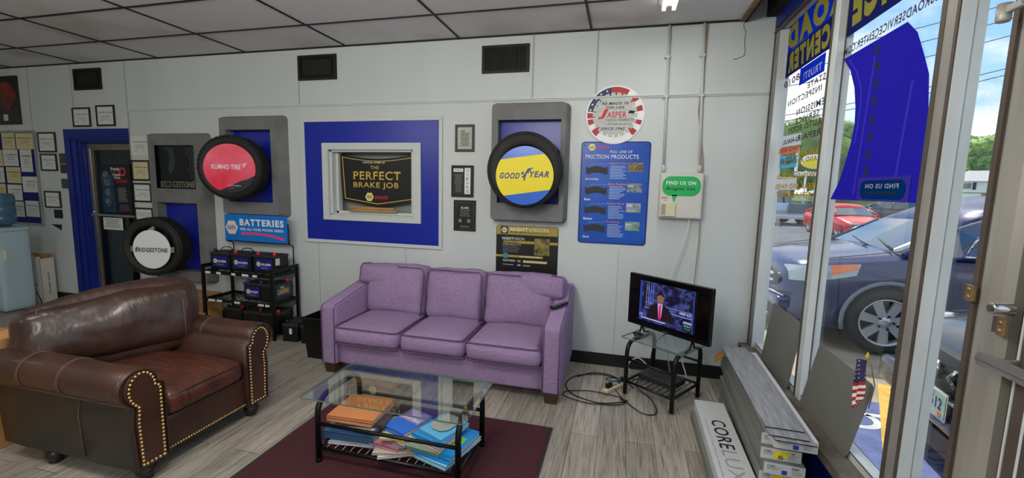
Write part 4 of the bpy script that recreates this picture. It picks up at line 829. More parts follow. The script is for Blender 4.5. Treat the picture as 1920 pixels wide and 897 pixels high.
stack('a', [('thin white magazine at the bottom of the pile under the orange book', 1.49, -1.76, .30, .24, .012, .12, (.86, .88, .92)), ('pale blue edged magazine second from the bottom of the orange topped pile', 1.485, -1.755, .29, .23, .010, -.05, (.72, .78, .88)),
 ('thick blue grey book with white script in the pile under the orange book', 1.46, -1.765, .31, .235, .038, .05, (.25, .38, .52), dict(title='Harley', tsize=.5, tx=.03)), ('blue spined book in the middle of the orange topped pile', 1.475, -1.745, .27, .23, .018, .10, (.20, .38, .62)), ('white book with a striped edge in the orange topped pile', 1.48, -1.75, .27, .24, .016, -.02, (.84, .82, .82)),
 ('dark striped book just below the two orange books', 1.505, -1.73, .27, .25, .014, .16, (.32, .26, .30)), ('pale orange book directly under the top orange book', 1.465, -1.745, .27, .25, .018, .02, (.87, .62, .45)), ('big plain orange book on top of its pile under the glass', 1.465, -1.745, .275, .25, .014, .05, (.86, .55, .34))])
# script on the spine side of the blue book
stack('b', [('white magazine at the bottom of the middle pile', 1.75, -1.765, .24, .29, .010, .45, (.84, .85, .84)), ('beige magazine low in the middle pile', 1.745, -1.775, .23, .28, .010, .25, (.74, .68, .62)), ('pink book low in the middle pile', 1.70, -1.80, .20, .18, .014, -.12, (.78, .52, .62)),
 ('grey book in the middle pile leaning out behind the yellow one', 1.79, -1.74, .17, .24, .014, -.4, (.60, .62, .66)), ('small yellow paperback in the middle pile', 1.745, -1.775, .15, .16, .012, -.15, (.93, .72, .16)), ('pale yellow magazine beneath the blue beach paperback', 1.745, -1.755, .20, .22, .008, .3, (.85, .80, .60)),
 ('blue and violet beach paperback on top of the middle pile', 1.765, -1.72, .165, .22, .022, -.32, (.20, .45, .85), dict(title='Beach Read', tcol=WHT, tsize=.75, tx=.03, pic=[(.05, .95, .5, .97, (.66, .55, .78))]))])
stack('c', [('large pale blue book at the bottom of the third pile', 2.02, -1.75, .26, .31, .020, -.28, (.55, .78, .88)), ('bright blue picture book in the third pile with green and yellow cover art', 2.03, -1.75, .24, .29, .024, -.22, (.10, .55, .85), dict(pic=[(.55, .9, .3, .7, (.55, .78, .20)), (.1, .4, .1, .4, (.85, .85, .75))])), ('grey green magazine under the rounded card in the third pile', 1.96, -1.795, .20, .20, .008, -.15, (.55, .62, .55)),
 ('pink and cream paperback in the third pile', 1.985, -1.79, .17, .15, .016, -.35, (.84, .70, .68)), ('sky blue paperback near the top of the third pile', 1.985, -1.73, .20, .24, .018, -.30, (.18, .58, .86), dict(title='Summer', tsize=.6, tx=.025)), ('blue and white thin book on top of the third pile', 2.00, -1.72, .17, .21, .010, -.42, (.40, .72, .90))])
t = thing('greeting_card', 'grey rounded card lying on top of the third pile of books', 'card', (2.0, -1.71, .226), -.35); MB().prism(rrect(-.07, .07, -.09, .09, .06, 8), 'z', 0, .002).build('card_sheet', mat('card_grey', (.64, .66, .62), .6), t); c_ = MB(); lines(c_, -.045, .045, -.03, .03, 4, y=0, fill=.35, center=True); c_.X = None; cc_ = c_.build('print', GREYP, t); cc_.rotation_euler = (-PI/2, 0, 0); cc_.location = (0, 0, .003)

# ------------------------------------------------------------------ television and its stand
ts = thing('television_stand', 'small black tube stand with a clear glass top holding the television', 'television stand', (3.338, -.487, 0), -.60)
hw_, hd_ = .20, .205; zt = .44
for x in (-hw_, hw_):
    MB().tube(roundpath([(x, -hd_, .01), (x, -hd_, zt), (x, hd_, zt), (x, hd_, .01)], .10), .0165, 12).build('leg_frame', BLKMET, ts)
for y in (-hd_, hd_): MB().tube([(-hw_, y, .30), (hw_, y, .30)], .010, 8).build('rail', BLKMET, ts)
fm = MB()
for z in (.115,):
    for p, q in (((-hw_, -hd_, z), (hw_, -hd_, z)), ((-hw_, hd_, z), (hw_, hd_, z)), ((-hw_, -hd_, z), (-hw_, hd_, z)), ((hw_, -hd_, z), (hw_, hd_, z))): fm.tube([p, q], .010, 8)
for k in range(1, 9): x = -hw_+2*hw_*k/9; fm.tube([(x, -hd_, .118), (x, hd_, .118)], .003, 6)
fm.build('shelf_frame', BLKMET, ts)
gm = MB().prism(rrect(-.26, .26, -.215, .21, .02, 4), 'z', zt+.022, zt+.030); go = gm.build('glass_top', [MATS['table_glass'], MATS['glass_edge']], ts)
for p in go.data.polygons: p.material_index = 1 if abs(p.normal.z) < .5 else 0
for x in (-hw_, hw_): MB().lathe([(.012, 0), (.012, .0055)], 'z', (x, 0, zt+.0165), 10).build('pad', BLACKP, ts)
tv = thing('television', 'flat black television showing a news presenter, angled on its glass stand', 'television', (3.338, -.5625, .472), -.682)
TW, TH = .706, .419; zb = .075
MB().box(-TW/2, TW/2, -.018, .022, zb, zb+TH).build('tv_case', mat('gloss_black', (.02, .02, .023), .22), tv, bevel=.004)
MB().rbox(-.22, .22, .02, .065, zb+.05, zb+.33, .03, 8).build('rear_cover', BLACKP, tv)
for x in (-.22, .22):
    MB().add([(x-.05, -.085, 0), (x+.05, -.085, 0), (x+.05, .085, 0), (x-.05, .085, 0), (x-.012, -.014, zb+.01), (x+.012, -.014, zb+.01), (x+.012, .014, zb+.01), (x-.012, .014, zb+.01)], [(0,3,2,1),(4,5,6,7),(0,1,5,4),(1,2,6,5),(2,3,7,6),(3,0,4,7)]).build('stand_foot', BLACKP, tv) if 0 else MB().tube([(x, -.09, .008), (x, -.03, .02), (x, 0, zb+.01), (x, .03, .02), (x, .09, .008)], .008, 8).build('stand_foot', BLACKP, tv)
text('TOSHIBA' if 0 else 'insignia' if 0 else 'VIZIO', -.02, zb+.008, .04, .007, GREYP, tv, y=-.0195, name='maker_mark')
def em(name, c, e=.75): 
    return mat('screen_'+name, c, .3, emit=e*.55)
sy = -.0192
px0, px1, pz0, pz1 = -.245, .245, zb+.055, zb+.375
scr = MB().box(-TW/2+.018, TW/2-.018, sy, -.018, zb+.03, zb+TH-.015).build('screen', mat('screen_off', (.015, .015, .02), .12), tv)
def sp(name, poly, m, lv): MB().add([(a, sy-.0002*lv, b) for a, b in poly], [tuple(range(len(poly)))]).build(name, m, scr)
def sr(name, a, b, c, d, m, lv): sp(name, [(a, c), (b, c), (b, d), (a, d)], m, lv)
bgm = em('studio', (.16, .14, .42), .5); n_ = bgm.node_tree.nodes; 
zz_ = n_.new('ShaderNodeTexNoise'); zz_.inputs['Scale'].default_value = 22; tcn = n_.new('ShaderNodeTexCoord'); rr_ = n_.new('ShaderNodeValToRGB'); rr_.color_ramp.elements[0].position = .42; rr_.color_ramp.elements[1].position = .66
rr_.color_ramp.elements[0].color = (.006, .006, .03, 1); rr_.color_ramp.elements[1].color = (.07, .09, .34, 1); bgm.node_tree.links.new(tcn.outputs['Object'], zz_.inputs['Vector']); bgm.node_tree.links.new(zz_.outputs['Fac'], rr_.inputs[0])
for s_ in ('Base Color', 'Emission Color'): bgm.node_tree.links.new(rr_.outputs[0], n_['Principled BSDF'].inputs[s_])
sr('picture', px0, px1, pz0, pz1, bgm, 1)
sr('edge_strip', px0, px0+.022, pz0, pz1, em('strip', (.14, .24, .55), .7), 2); sr('edge_strip', px1-.028, px1-.018, pz0, pz1, em('strip', (.14, .24, .55), .7), 2); sr('dark_edge', px1-.018, px1, pz0, pz1, em('dark', (.02, .02, .04), .3), 2)
sr('studio_column', px0+.035, px0+.065, pz0+.10, pz1-.01, em('column', (.12, .10, .08), .6), 2)
for k in range(4): sp('light_line', [(px0+.06+.02*k, pz0+.10+.02*k), (px0+.064+.02*k, pz0+.10+.02*k), (px0+.066+.02*k, pz1-.02), (px0+.062+.02*k, pz1-.02)], em('line', (.45, .50, .85), .8), 3)
sr('desk_band', px0+.05, px1-.03, pz0+.105, pz0+.112, em('line', (.45, .50, .85), .8), 3); sr('desk_band', px0+.05, px1-.03, pz0+.15, pz0+.154, em('line', (.45, .50, .85), .8), 3)
cx = -.055
suit = [(cx-.10, pz0+.035), (cx-.095, pz0+.11), (cx-.07, pz0+.145), (cx-.025, pz0+.165), (cx+.025, pz0+.165), (cx+.07, pz0+.14), (cx+.105, pz0+.10), (cx+.115, pz0+.035)]
sp('presenter_jacket', suit, em('suit', (.13, .09, .11), .5), 4); sp('presenter_shirt', [(cx-.022, pz0+.165), (cx+.024, pz0+.165), (cx+.014, pz0+.06), (cx, pz0+.045), (cx-.01, pz0+.06)], em('shirt', (.70, .66, .80), .7), 5)
sp('presenter_tie', [(cx-.007, pz0+.155), (cx+.009, pz0+.155), (cx+.012, pz0+.05), (cx, pz0+.035), (cx-.009, pz0+.05)], em('tie', (.80, .10, .45), .8), 6)
fc = [(cx+.030*math.cos(a), pz0+.205+.043*math.sin(a)) for a in [2*PI*k/20 for k in range(20)]]; sp('presenter_face', fc, em('face', (.56, .38, .34), .6), 5)
hr = [(cx+.033*math.cos(a), pz0+.215+.040*math.sin(a)) for a in [PI*k/12 for k in range(13)]]+[(cx-.026, pz0+.222), (cx+.0, pz0+.236), (cx+.026, pz0+.222)]; sp('presenter_hair', hr, em('hair', (.16, .09, .07), .5), 6)
for dx in (-.012, .012): sr('presenter_eye', cx+dx-.004, cx+dx+.004, pz0+.206, pz0+.211, em('eye', (.10, .05, .06), .4), 7)
sr('presenter_mouth', cx-.009, cx+.009, pz0+.180, pz0+.184, em('mouth', (.40, .12, .14), .5), 7); sp('presenter_nose', [(cx-.004, pz0+.191), (cx+.004, pz0+.191), (cx, pz0+.206)], em('nose', (.58, .33, .28), .6), 7)
sr('ticker', px0+.005, px1-.10, pz0+.012, pz0+.030, em('ticker', (.20, .18, .45), .7), 7)
def st_(s, a, b, w_, h_, m, lv=8): text(s, a, b, w_, h_, m, scr, y=sy-.0002*lv, bold=.01)
WE = em('white', (.85, .85, .92), .8)
sr('news_logo_box', px0+.004, px0+.045, pz0+.03, pz0+.062, em('logo', (.12, .12, .55), .7), 8); st_('FOX', px0+.008, pz0+.046, .033, .011, WE, 9); st_('BUSINESS', px0+.008, pz0+.035, .033, .006, WE, 9)
st_('VARNEY & CO.', px1-.135, pz0+.125, .10, .020, WE, 7); sr('quote_panel', px1-.098, px1-.03, pz0+.01, pz0+.082, em('panel', (.06, .07, .20), .6), 8); sr('quote_header', px1-.098, px1-.03, pz0+.064, pz0+.082, em('header', (.55, .60, .75), .7), 9)
st_('34,176.13', px1-.092, pz0+.042, .055, .013, WE, 9); st_('+222.65', px1-.088, pz0+.022, .048, .013, em('green', (.15, .75, .35), .8), 9); l_ = MB(); lines(l_, px0+.02, px1-.12, pz0+.014, pz0+.026, 1, y=sy-.0018, fill=.5); l_.build('ticker_text', WE, scr)
tag(MB().rbox(-.15, .15, -.10, .10, 0, .05, .008, 6).build('cable_box', mat('box_charcoal', (.13, .14, .15), .45), None, (3.335, -.49, .126), (0, 0, -.60)), 'dark grey cable box lying on the lower shelf of the television stand', 'cable box')
tag(MB().rbox(-.04, .04, -.022, .022, 0, .018, .006, 5).build('small_receiver', BLACKP, None, (3.14, -.44, .4705), (0, 0, -.6)), 'small black receiver on the glass top beside the television foot', 'receiver')
CB = mat('black_cable', (.04, .04, .045), .5); CW = MATS['white_cable']
def cable(lab, pts, r_, m, nm='power_cable'):
    P = [Vector(p) for p in pts]; out = []
    for i in range(len(P)-1):
        p0, p1, p2, p3 = P[max(i-1, 0)], P[i], P[i+1], P[min(i+2, len(P)-1)]
        for k in range(6):
            u = k/6; out.append(.5*((2*p1)+(-p0+p2)*u+(2*p0-5*p1+4*p2-p3)*u*u+(-p0+3*p1-3*p2+p3)*u**3))
    out.append(P[-1]); tag(MB().tube(out, r_, 7).build(nm, m), lab, 'cable')
def loop(cx, cy, rx, ry, a0, a1, n, z=.006): return [(cx+rx*math.cos(a0+(a1-a0)*i/n), cy+ry*math.sin(a0+(a1-a0)*i/n), z+.004*(i % 2)) for i in range(n+1)]
cable('wide black cable loop on the floor between the sofa and the television stand', loop(2.86, -.50, .28, .26, .3, 5.6, 12)+[(3.02, -.66, .006)], .0045, CB)
cable('black cord coiled on the floor in front of the power strip', loop(2.82, -.70, .24, .10, 0, 6.8, 12, .012), .0045, CB)
cable('black cord running from the power strip to the foot of the television stand', [(2.98, -.50, .012), (3.05, -.66, .008), (3.18, -.83, .008), (3.28, -.80, .008), (3.26, -.60, .008), (3.15, -.40, .02), (3.2, -.3, .06)], .004, CB)
cable('thin black cable arching towards the wall behind the power strip', [(2.66, -.34, .006), (2.78, -.22, .008), (2.92, -.22, .008), (3.02, -.33, .02), (2.96, -.42, .04), (2.90, -.36, .03), (2.98, -.30, .02), (3.3, -.25, .02), (3.5, -.2, .02)], .004, CB)
cable('thick white cord looping beside the leg of the television stand', [(3.12, -.18, .02), (3.08, -.22, .12), (3.16, -.24, .20), (3.26, -.25, .12), (3.3, -.2, .04), (3.5, -.3, .02), (3.66, -.38, .02), (3.5, -.42, .05)], .0065, CW)
cable('white cable hanging behind the television down to the cable box', [(3.42, -.35, .50), (3.45, -.26, .38), (3.52, -.24, .2), (3.56, -.32, .05), (3.48, -.36, .13)], .005, CW)
cable('black cable hanging behind the television stand to the floor', [(3.36, -.42, .5), (3.30, -.28, .38), (3.27, -.22, .2), (3.35, -.16, .02), (3.6, -.14, .008)], .004, CB)
t = thing('power_strip', 'cream power strip with plugs lying on the floor in front of the television stand', 'power strip', (2.985, -.46, .0), .95); MB().rbox(-.16, .16, -.025, .025, 0, .035, .008, 8).build('strip_body', mat('strip_cream', (.82, .78, .64), .5), t)
for k, c_ in ((-.11, BLACKP), (-.075, BLACKP), (.04, mat('plug_blue', (.10, .35, .50), .4)), (.09, BLACKP)): MB().rbox(k-.013, k+.013, -.015, .015, .035, .075, .005, 5).build('plug', c_, t)
so = MB(); 
for k in (-.03, .0, .13): so.box(k-.010, k+.010, -.010, .010, .035, .0356)
so.build('sockets', INK, t)

# ------------------------------------------------------------------ battery rack
rk = thing('battery_rack', 'black metal shelf rack with price tags holding car batteries', 'rack', (-.89, -.225, 0)); hx, hy = .44, .175
for x in (-hx, hx):
    for y in (-hy, hy): MB().bbox(x, y, .375, .028, .028, .75).build('leg', BLKMET, rk, bevel=.003)
    MB().box(x-.012, x+.012, -hy, hy, .715, .75).build('side_rail', BLKMET, rk)
SHZ = (.10, .385, .685)
for z in SHZ:
    m = MB(); m.box(-hx, hx, -hy-.012, -hy+.012, z-.03, z).box(-hx, hx, hy-.012, hy+.012, z-.03, z).box(-hx-.008, -hx+.016, -hy, hy, z-.03, z).box(hx-.016, hx+.008, -hy, hy, z-.03, z)
    for k in range(1, 6): y = -hy+2*hy*k/6; m.tube([(-hx, y, z-.008), (hx, y, z-.008)], .004, 6)
    for k in range(1, 9): x = -hx+2*hx*k/9; m.tube([(x, -hy, z-.010), (x, hy, z-.010)], .003, 6)
    sh_ = m.build('shelf', BLKMET, rk)
    for x in ((-.36, -.22, -.03, .12, .24) if z > .6 else (-.33, -.23, .0, .30, .38) if z > .3 else (.25,)):
        w_ = random.uniform(.05, .09); MB().box(x-w_/2, x+w_/2, -hy-.0135, -hy-.012, z-.027, z-.004).build('price_tag', PAPER, sh_)
sg = thing('battery_sign', 'blue sign with white lettering about batteries on a wire holder above the rack', 'sign', (-.90, -.125, .745))
MB().box(-.41, .41, 0, .006, .235, .525).build('sign_panel', mat('sign_cyan', (.04, .47, .84), .35, var=.08, scale=2), sg)
m = MB(); 
for sx in (-1, 1): m.tube(roundpath([(sx*.40, .09, .0), (sx*.40, .09, .20), (sx*.415, .012, .225), (sx*.415, .012, .44)], .03), .006, 8)
m.tube([(-.415, .012, .23), (.415, .012, .23)], .007, 8); m.build('wire_holder', BLKMET, sg)
napa(sg, -.315, .38, .078, -.002, textm=SBLUE, fillm=mat('badge_cream', (.90, .86, .80), .5)); text('BATTERIES', -.205, .405, .575, .075, WHT, sg, y=-.002, bold=.045); text('FOR ALL YOUR POWER NEEDS', -.20, .352, .565, .028, WHT, sg, y=-.002, bold=.03)
MB().prism([(-.19, .318), (-.17, .335), (.0, .335), (.2, .322), (.375, .290), (.385, .268), (.36, .262), (.2, .295), (0, .308), (-.18, .302)], 'y', -.003, -.001).build('pink_stroke', PINK, sg)
BCASE = mat('battery_case', (.045, .045, .05), .4); BLAB = mat('battery_label', (.10, .11, .50), .35); BRED = mat('terminal_red', (.85, .12, .14), .4); BTOP = mat('battery_lid', (.16, .165, .17), .45)
def battery(lab, x, y, z, w_, d_, h_, rz=0, front='napa', handle=True, red=(.35,), blue=None):
    t = thing('car_battery', lab, 'battery', (x, y, z), rz, group='car batteries')
    c = MB().box(-w_/2, w_/2, -d_/2, d_/2, 0, h_*.82).build('battery_case', BCASE, t, bevel=.005)
    MB().box(-w_/2-.004, w_/2+.004, -d_/2-.004, d_/2+.004, h_*.82, h_*.93).box(-w_/2+.02, w_/2-.02, -d_*.25, d_*.3, h_*.93, h_*.97).build('battery_lid', BTOP, t, bevel=.003)
    for k, q in enumerate((-.38, .38)):
        rd = (q*1.0 in red) or (q > 0 and .35 in red) or (q < 0 and -.35 in red)
        MB().lathe([(.016, 0), (.018, .012), (.014, .028), (.001, .030)], 'z', (q*w_, -d_*.30, h_*.93), 14).build('terminal_cap', BRED if rd else (SBLUE if blue else BLACKP), t)
    if handle: MB().tube(roundpath([(-w_*.36, 0, h_*.93), (-w_*.22, 0, h_*1.16), (w_*.22, 0, h_*1.16), (w_*.36, 0, h_*.93)], .04), .005, 7).build('handle', BLACKP, t)
    if front == 'napa':
        o = MB().box(-w_*.38, w_*.38, -d_/2-.0015, -d_/2, h_*.18, h_*.72).build('battery_label', BLAB, t); napa(o, -w_*.24, h_*.47, .024, -d_/2-.003, word='NAPA')
        text('THE LEGEND', -w_*.13, h_*.41, w_*.46, h_*.11, WHT, o, y=-d_/2-.0028, bold=.04); l_ = MB(); lines(l_, -w_*.2, w_*.25, h_*.22, h_*.33, 2, y=-d_/2-.0028, fill=.4, center=True); l_.build('small_print', GREYP, o)
    elif front == 'legend':
        o = MB().box(-w_*.42, w_*.42, -d_/2-.0015, -d_/2, h_*.25, h_*.85).build('battery_label', mat('label_teal', (.10, .22, .36), .35), t); text('LEGEND', -w_*.34, h_*.38, w_*.62, h_*.26, GOLD, o, y=-d_/2-.0028, bold=.04); text('THE', -w_*.2, h_*.68, w_*.2, h_*.1, WHT, o, y=-d_/2-.0028, bold=.03)
    elif front == 'plain': MB().box(-w_*.05, w_*.12, -d_/2-.0015, -d_/2, h_*.40, h_*.70).build('white_sticker', PAPER, t)
    return t
z = SHZ[2]+.001
b_ = battery('car battery with blue label on the top shelf at the end away from the sofa', -1.17, -.24, z, .25, .19, .205, 0, red=()); battery('car battery with blue label and red cap in the middle of the top shelf', -.895, -.24, z, .26, .19, .205, 0, red=(-.35,)); b3 = battery('car battery with blue label and side sticker at the sofa end of the top shelf', -.605, -.24, z, .27, .19, .205, 0, red=(-.35, .35), handle=False)
MB().box(.1365, .138, -.085, -.03, .09, .16).build('side_sticker', PAPER, b3)
z = SHZ[1]+.001
battery('car battery with blue label and a blue cap on the middle shelf', -.765, -.245, z, .22, .18, .20, 0, red=(), blue=1, handle=False)
b5 = battery('car battery turned sideways with gold lettering on the middle shelf', -.555, -.225, z, .25, .17, .20, PI/2, front='legend', red=(.35,), handle=False)
MB().box(-.02, .025, -.0005-.17/2-.001, -.17/2, .09, .15) if 0 else None
z = SHZ[0]+.001
for x, rd, lab in ((-1.05, (.35,), 'black battery with a red cap on the lowest shelf, hidden mostly by the armchair'), (-.78, (.35,), 'black battery in the middle of the lowest shelf with a red cap'), (-.56, (.35,), 'grey topped battery at the sofa end of the lowest shelf')): battery(lab, x, -.235, z, .24 if x < -1 else .19, .26 if x > -1 else .18, .185, 0 if x < -1 else .12, front=None, red=rd, handle=(x == -.78))
battery('black battery with a strap handle and white sticker on the floor beside the rack', -.30, -.235, 0, .17, .27, .20, .12, front='plain', red=()); battery('black battery with a loop handle on the floor next to the waste bin', -.08, -.235, 0, .17, .27, .20, .12, front='plain', red=())
wb = thing('waste_bin', 'black open waste bin beside the sofa', 'waste bin', (.275, -.52, 0)); m = MB()
def frus(m, w0, d0, w1, d1, z0, z1, inward=False):
    a = [(-w0/2, -d0/2, z0), (w0/2, -d0/2, z0), (w0/2, d0/2, z0), (-w0/2, d0/2, z0), (-w1/2, -d1/2, z1), (w1/2, -d1/2, z1), (w1/2, d1/2, z1), (-w1/2, d1/2, z1)]; m.add(a, [(0,1,5,4),(1,2,6,5),(2,3,7,6),(3,0,4,7)]+([(0,3,2,1)] if not inward else [(0,3,2,1)]))
frus(m, .22, .28, .27, .34, 0, .39); frus(m, .21, .27, .258, .328, .008, .39, True); m.build('bin_body', BLACKP, wb); 
rm = MB(); rm.box(-.142, .142, -.178, -.164, .375, .395).box(-.142, .142, .164, .178, .375, .395).box(-.142, -.128, -.178, .178, .375, .395).box(.128, .142, -.178, .178, .375, .395); rm.build('bin_rim', BLACKP, wb, bevel=.004)

# ------------------------------------------------------------------ cooler, carton, cardboard
wc = thing('water_cooler', 'pale blue water cooler with a blue jug at the picture edge', 'water cooler', (-4.21, -.45, 0)); COOL = mat('cooler_body', (.66, .75, .79), .4)
MB().rbox(-.36, .12, -.16, .14, 0.01, 1.0, .03, 8).build('cooler_body', COOL, wc); MB().rbox(-.37, .13, -.17, .15, .97, 1.02, .02, 6).build('cooler_top', COOL, wc)
MB().lathe([(.001, 0), (.07, 0), (.10, .03), (.135, .05), (.135, .11), (.128, .125), (.135, .14), (.135, .24), (.128, .255), (.135, .27), (.135, .36), (.12, .40), (.001, .405)], 'z', (-.10, 0, 1.02), 36).build('water_jug', mat('jug_blue', (.28, .42, .52), .15, var=.15), wc)
cd = MB().lathe([(.028, 0), (.028, .30)], 'z', (.11, -.19, .98), 20).build('cup_tube', glass('tube_clear', (.75, .75, .70), 1.0), wc); MB().lathe([(.001, 0), (.024, 0), (.026, .13), (.001, .13)], 'z', (.11, -.19, .985), 18).build('paper_cups', mat('cup_yellow', (.80, .64, .25), .6), wc)
MB().lathe([(.001, 0), (.036, 0), (.036, .03), (.001, .03)], 'z', (.11, -.19, 1.28), 20).build('tube_lid', mat('ivory', (.84, .81, .68), .5), wc); MB().lathe([(.001, -.12), (.018, -.12), (.020, -.06), (.036, -.055), (.04, .0), (.001, .0)], 'z', (.11, -.19, .98), 20).build('cup_holder', MATS['ivory'], wc)
MB().rbox(.12, .135, -.12, -.09, .62, .76, .006, 5).build('tap_handle', MATS['ivory'], wc)
cable('black power cord dropping beside the water cooler', [(-4.0, -.36, .22), (-3.985, -.33, .10), (-4.05, -.30, .01), (-4.2, -.20, .008)], .006, CB)
bx_ = thing('water_carton', 'tall white cardboard carton standing open beside the water cooler', 'carton', (-4.33, -.16, 0), .22); W_, D_, H_ = .30, .17, .62; WB = mat('carton_white', (.80, .79, .75), .75)
m = MB(); m.box(-W_/2, W_/2, -D_/2, -D_/2+.006, 0, H_).box(-W_/2, W_/2, D_/2-.006, D_/2, 0, H_).box(-W_/2, -W_/2+.006, -D_/2, D_/2, 0, H_).box(W_/2-.006, W_/2, -D_/2, D_/2, 0, H_-.03).box(-W_/2, W_/2, -D_/2, D_/2, 0, .006); m.box(-W_/2+.04, W_/2-.07, -D_/2-.002, -D_/2+.004, H_, H_+.02); m.build('carton_body', WB, bx_)
m = MB(); m.box(-W_/2+.007, W_/2-.007, D_/2-.009, D_/2-.007, .02, H_+.02).box(-W_/2+.1, W_/2-.02, -D_/2+.03, D_/2-.02, H_-.05, H_-.045); m.build('inner_flap', CARD, bx_); MB().box(-.05, .05, -D_/2-.003, -D_/2, H_-.04, H_-.03).build('hand_slot', INK, bx_)
MB().prism([(-.07, .295), (-.045, .34), (-.035, .33), (-.01, .375), (.01, .345), (.02, .355), (.055, .295)], 'y', -D_/2-.003, -D_/2).build('mountain_logo', mat('logo_blue', (.10, .20, .42), .5), bx_); text('Crystal Rock', -.105, .235, .20, .045, MATS['logo_blue'], bx_, y=-D_/2-.002, bold=.02); l_ = MB(); lines(l_, -.10, .10, .15, .215, 2, y=-D_/2-.002, fill=.25, center=True); lines(l_, -.10, .08, H_-.12, H_-.09, 1, y=-D_/2-.002, fill=.4); l_.build('print', GREYP, bx_)
q = text('Crystal Rock', -.15, -.02, .28, .035, MATS['logo_blue'], bx_, y=0, bold=.02); q.rotation_euler = (PI/2*0, -PI/2, PI/2*0)
q.matrix_local = Matrix(((0, -1, 0, W_/2+.002), (0, 0, 1, 0), (1, 0, 0, .28), (0, 0, 0, 1))) if 0 else Matrix.Translation((W_/2+.001, .0, .28)) @ Matrix.Rotation(PI/2, 4, 'Z') @ Matrix.Rotation(-PI/2, 4, 'Y')
def carton(lab, x, y, w_, d_, h_, rz, name='cardboard_box'):
    t = thing(name, lab, 'box', (x, y, 0), rz); MB().box(-w_/2, w_/2, -d_/2, d_/2, 0, h_).build('box_body', CARD, t, bevel=.004)
    MB().box(-w_/2, w_/2, -.003, .003, h_, h_+.002).box(-.03, .03, -d_/2, d_/2, h_+.0005, h_+.0012).build('lid_seam', mat('tape_tan', (.62, .47, .30), .4), t); return t
carton('large light cardboard box standing behind the armchair at the picture edge', -.82, -2.43, .46, .50, .665, -.02)
carton('low cardboard box on the floor behind the armchair beside the rack', -1.78, -.22, .62, .30, .36, .0); tag(MB().box(-.35, .35, -.06, .06, 0, .018).build('wood_board', WOOD, None, (-1.62, -.50, .215), (0, 0, -.03)), 'pale wooden board lying behind the armchair in front of the low cardboard box', 'board')
MB().rbox(-.3, .3, -.075, .075, 0, .214, .004, 4).build('cardboard_box', CARD, None, (-1.62, -.50, 0))
tag(bpy.data.objects['cardboard_box.002'] if 'cardboard_box.002' in bpy.data.objects else COL.objects[-1], 'narrow cardboard box under the pale board behind the armchair', 'box')

# ------------------------------------------------------------------ flooring cartons by the window
CW_ = mat('carton_print', (.80, .81, .82), .45); CS = mat('carton_side', (.47, .47, .45), .5); CG = mat('core_grey', (.62, .66, .64), .5)
def place(o, org, xd, up):
    xd, up = Vector(xd), Vector(up); n = xd.cross(up); o.matrix_local = Matrix((( xd.x, -n.x, up.x, org[0]), (xd.y, -n.y, up.y, org[1]), (xd.z, -n.z, up.z, org[2]), (0, 0, 0, 1)))
def coretext(parent, x0, z0, wd, ht, y, big=True, split=False):
    a = wd*.46; o1 = text('CORE', x0, z0, a, ht, INK, parent, y=y, bold=.02); o2 = text('LUXE', x0+a+wd*.04, z0, wd*.5, ht, CG, parent, y=y); return o1, o2
def floorbox(lab, x, y, z, rz, yellow=False, L=1.25, W=.19, Hh=.066, top=False, short=False):
    t = thing('flooring_carton', lab, 'carton', (x, y, z), rz, group='flooring cartons by the window')
    MB().box(-W/2, W/2, -L, 0, 0, Hh).build('carton_body', CS if not top else CW_, t, bevel=.003)
    e = MB().box(-W/2+.001, W/2-.001, -L-.0012, -L, .001, Hh-.001).build('end_label', CW_, t)
    coretext(e, -W*.42, Hh*.60, W*.40, Hh*.2, -L-.002); l_ = MB(); lines(l_, -W*.42, W*.0, Hh*.38, Hh*.54, 2, y=-L-.002, fill=.4); lines(l_, W*.18, W*.42, Hh*.12, Hh*.60, 4, y=-L-.002, fill=.35); l_.box(W*.16, W*.34, -L-.0025, -L-.0018, Hh*.68, Hh*.84); l_.build('print', GREYP, e)
    if yellow: MB().prism([(-.035, .008), (-.03, Hh-.012), (.05, Hh-.012), (.03, .025), (.0, .012)], 'y', -L-.003, -L-.0015).build('yellow_label', YEL, e)
    MB().box(-.012, .012, -L-.003, -L-.0015, .008, .03).build('blue_tag', SBLUE, e)
    return t
ang = -.045; labs = ['flooring carton at the bottom of the tall stack by the window', 'flooring carton second from the bottom of the tall stack', 'flooring carton third from the bottom with a yellow label on its end', 'flooring carton fourth from the bottom of the tall stack by the window', 'flooring carton fifth from the bottom with a yellow label on its end', 'offset flooring carton just under the top one in the tall stack', 'white topped flooring carton at the top of the tall stack under loose planks']
zs = 0
for k in range(7):
    dx = (.0, .01, -.005, .008, -.004, .004, .045)[k]; dy = (0, .02, .01, -.01, .02, .05, -.09)[k]
    floorbox(labs[k], 3.875+dx-.02+(.028 if k < 6 else 0), -.40+dy, zs, ang, yellow=(k in (2, 4)), Hh=.0625, L=1.22 if k < 6 else 1.22, top=(k == 6)); zs += .0632
VPL = mat('plank_grey', (.60, .60, .61), .42, rgb2=(.47, .47, .49), scale=9, stretch=(7, .7, 1)); 
for k, (dx, dy, rz, lab) in enumerate(((.012, -.10, ang+.006, 'loose grey vinyl plank at the bottom of the three on the cartons'), (.004, -.07, ang-.004, 'loose grey vinyl plank in the middle of the three on the cartons'), (-.018, .0, ang+.016, 'loose grey vinyl plank with its face up on top of the cartons'))):
    o = MB().box(-.088, .088, -1.20, 0, 0, .0055).build('vinyl_plank', [VPL, INK], None, (3.86+dx, -.46+dy, zs+.0062*k), (0, 0, rz)); tag(o, lab, 'plank', 'loose vinyl planks')
    for p in o.data.polygons: p.material_index = 0 if p.normal.z > .5 else 1
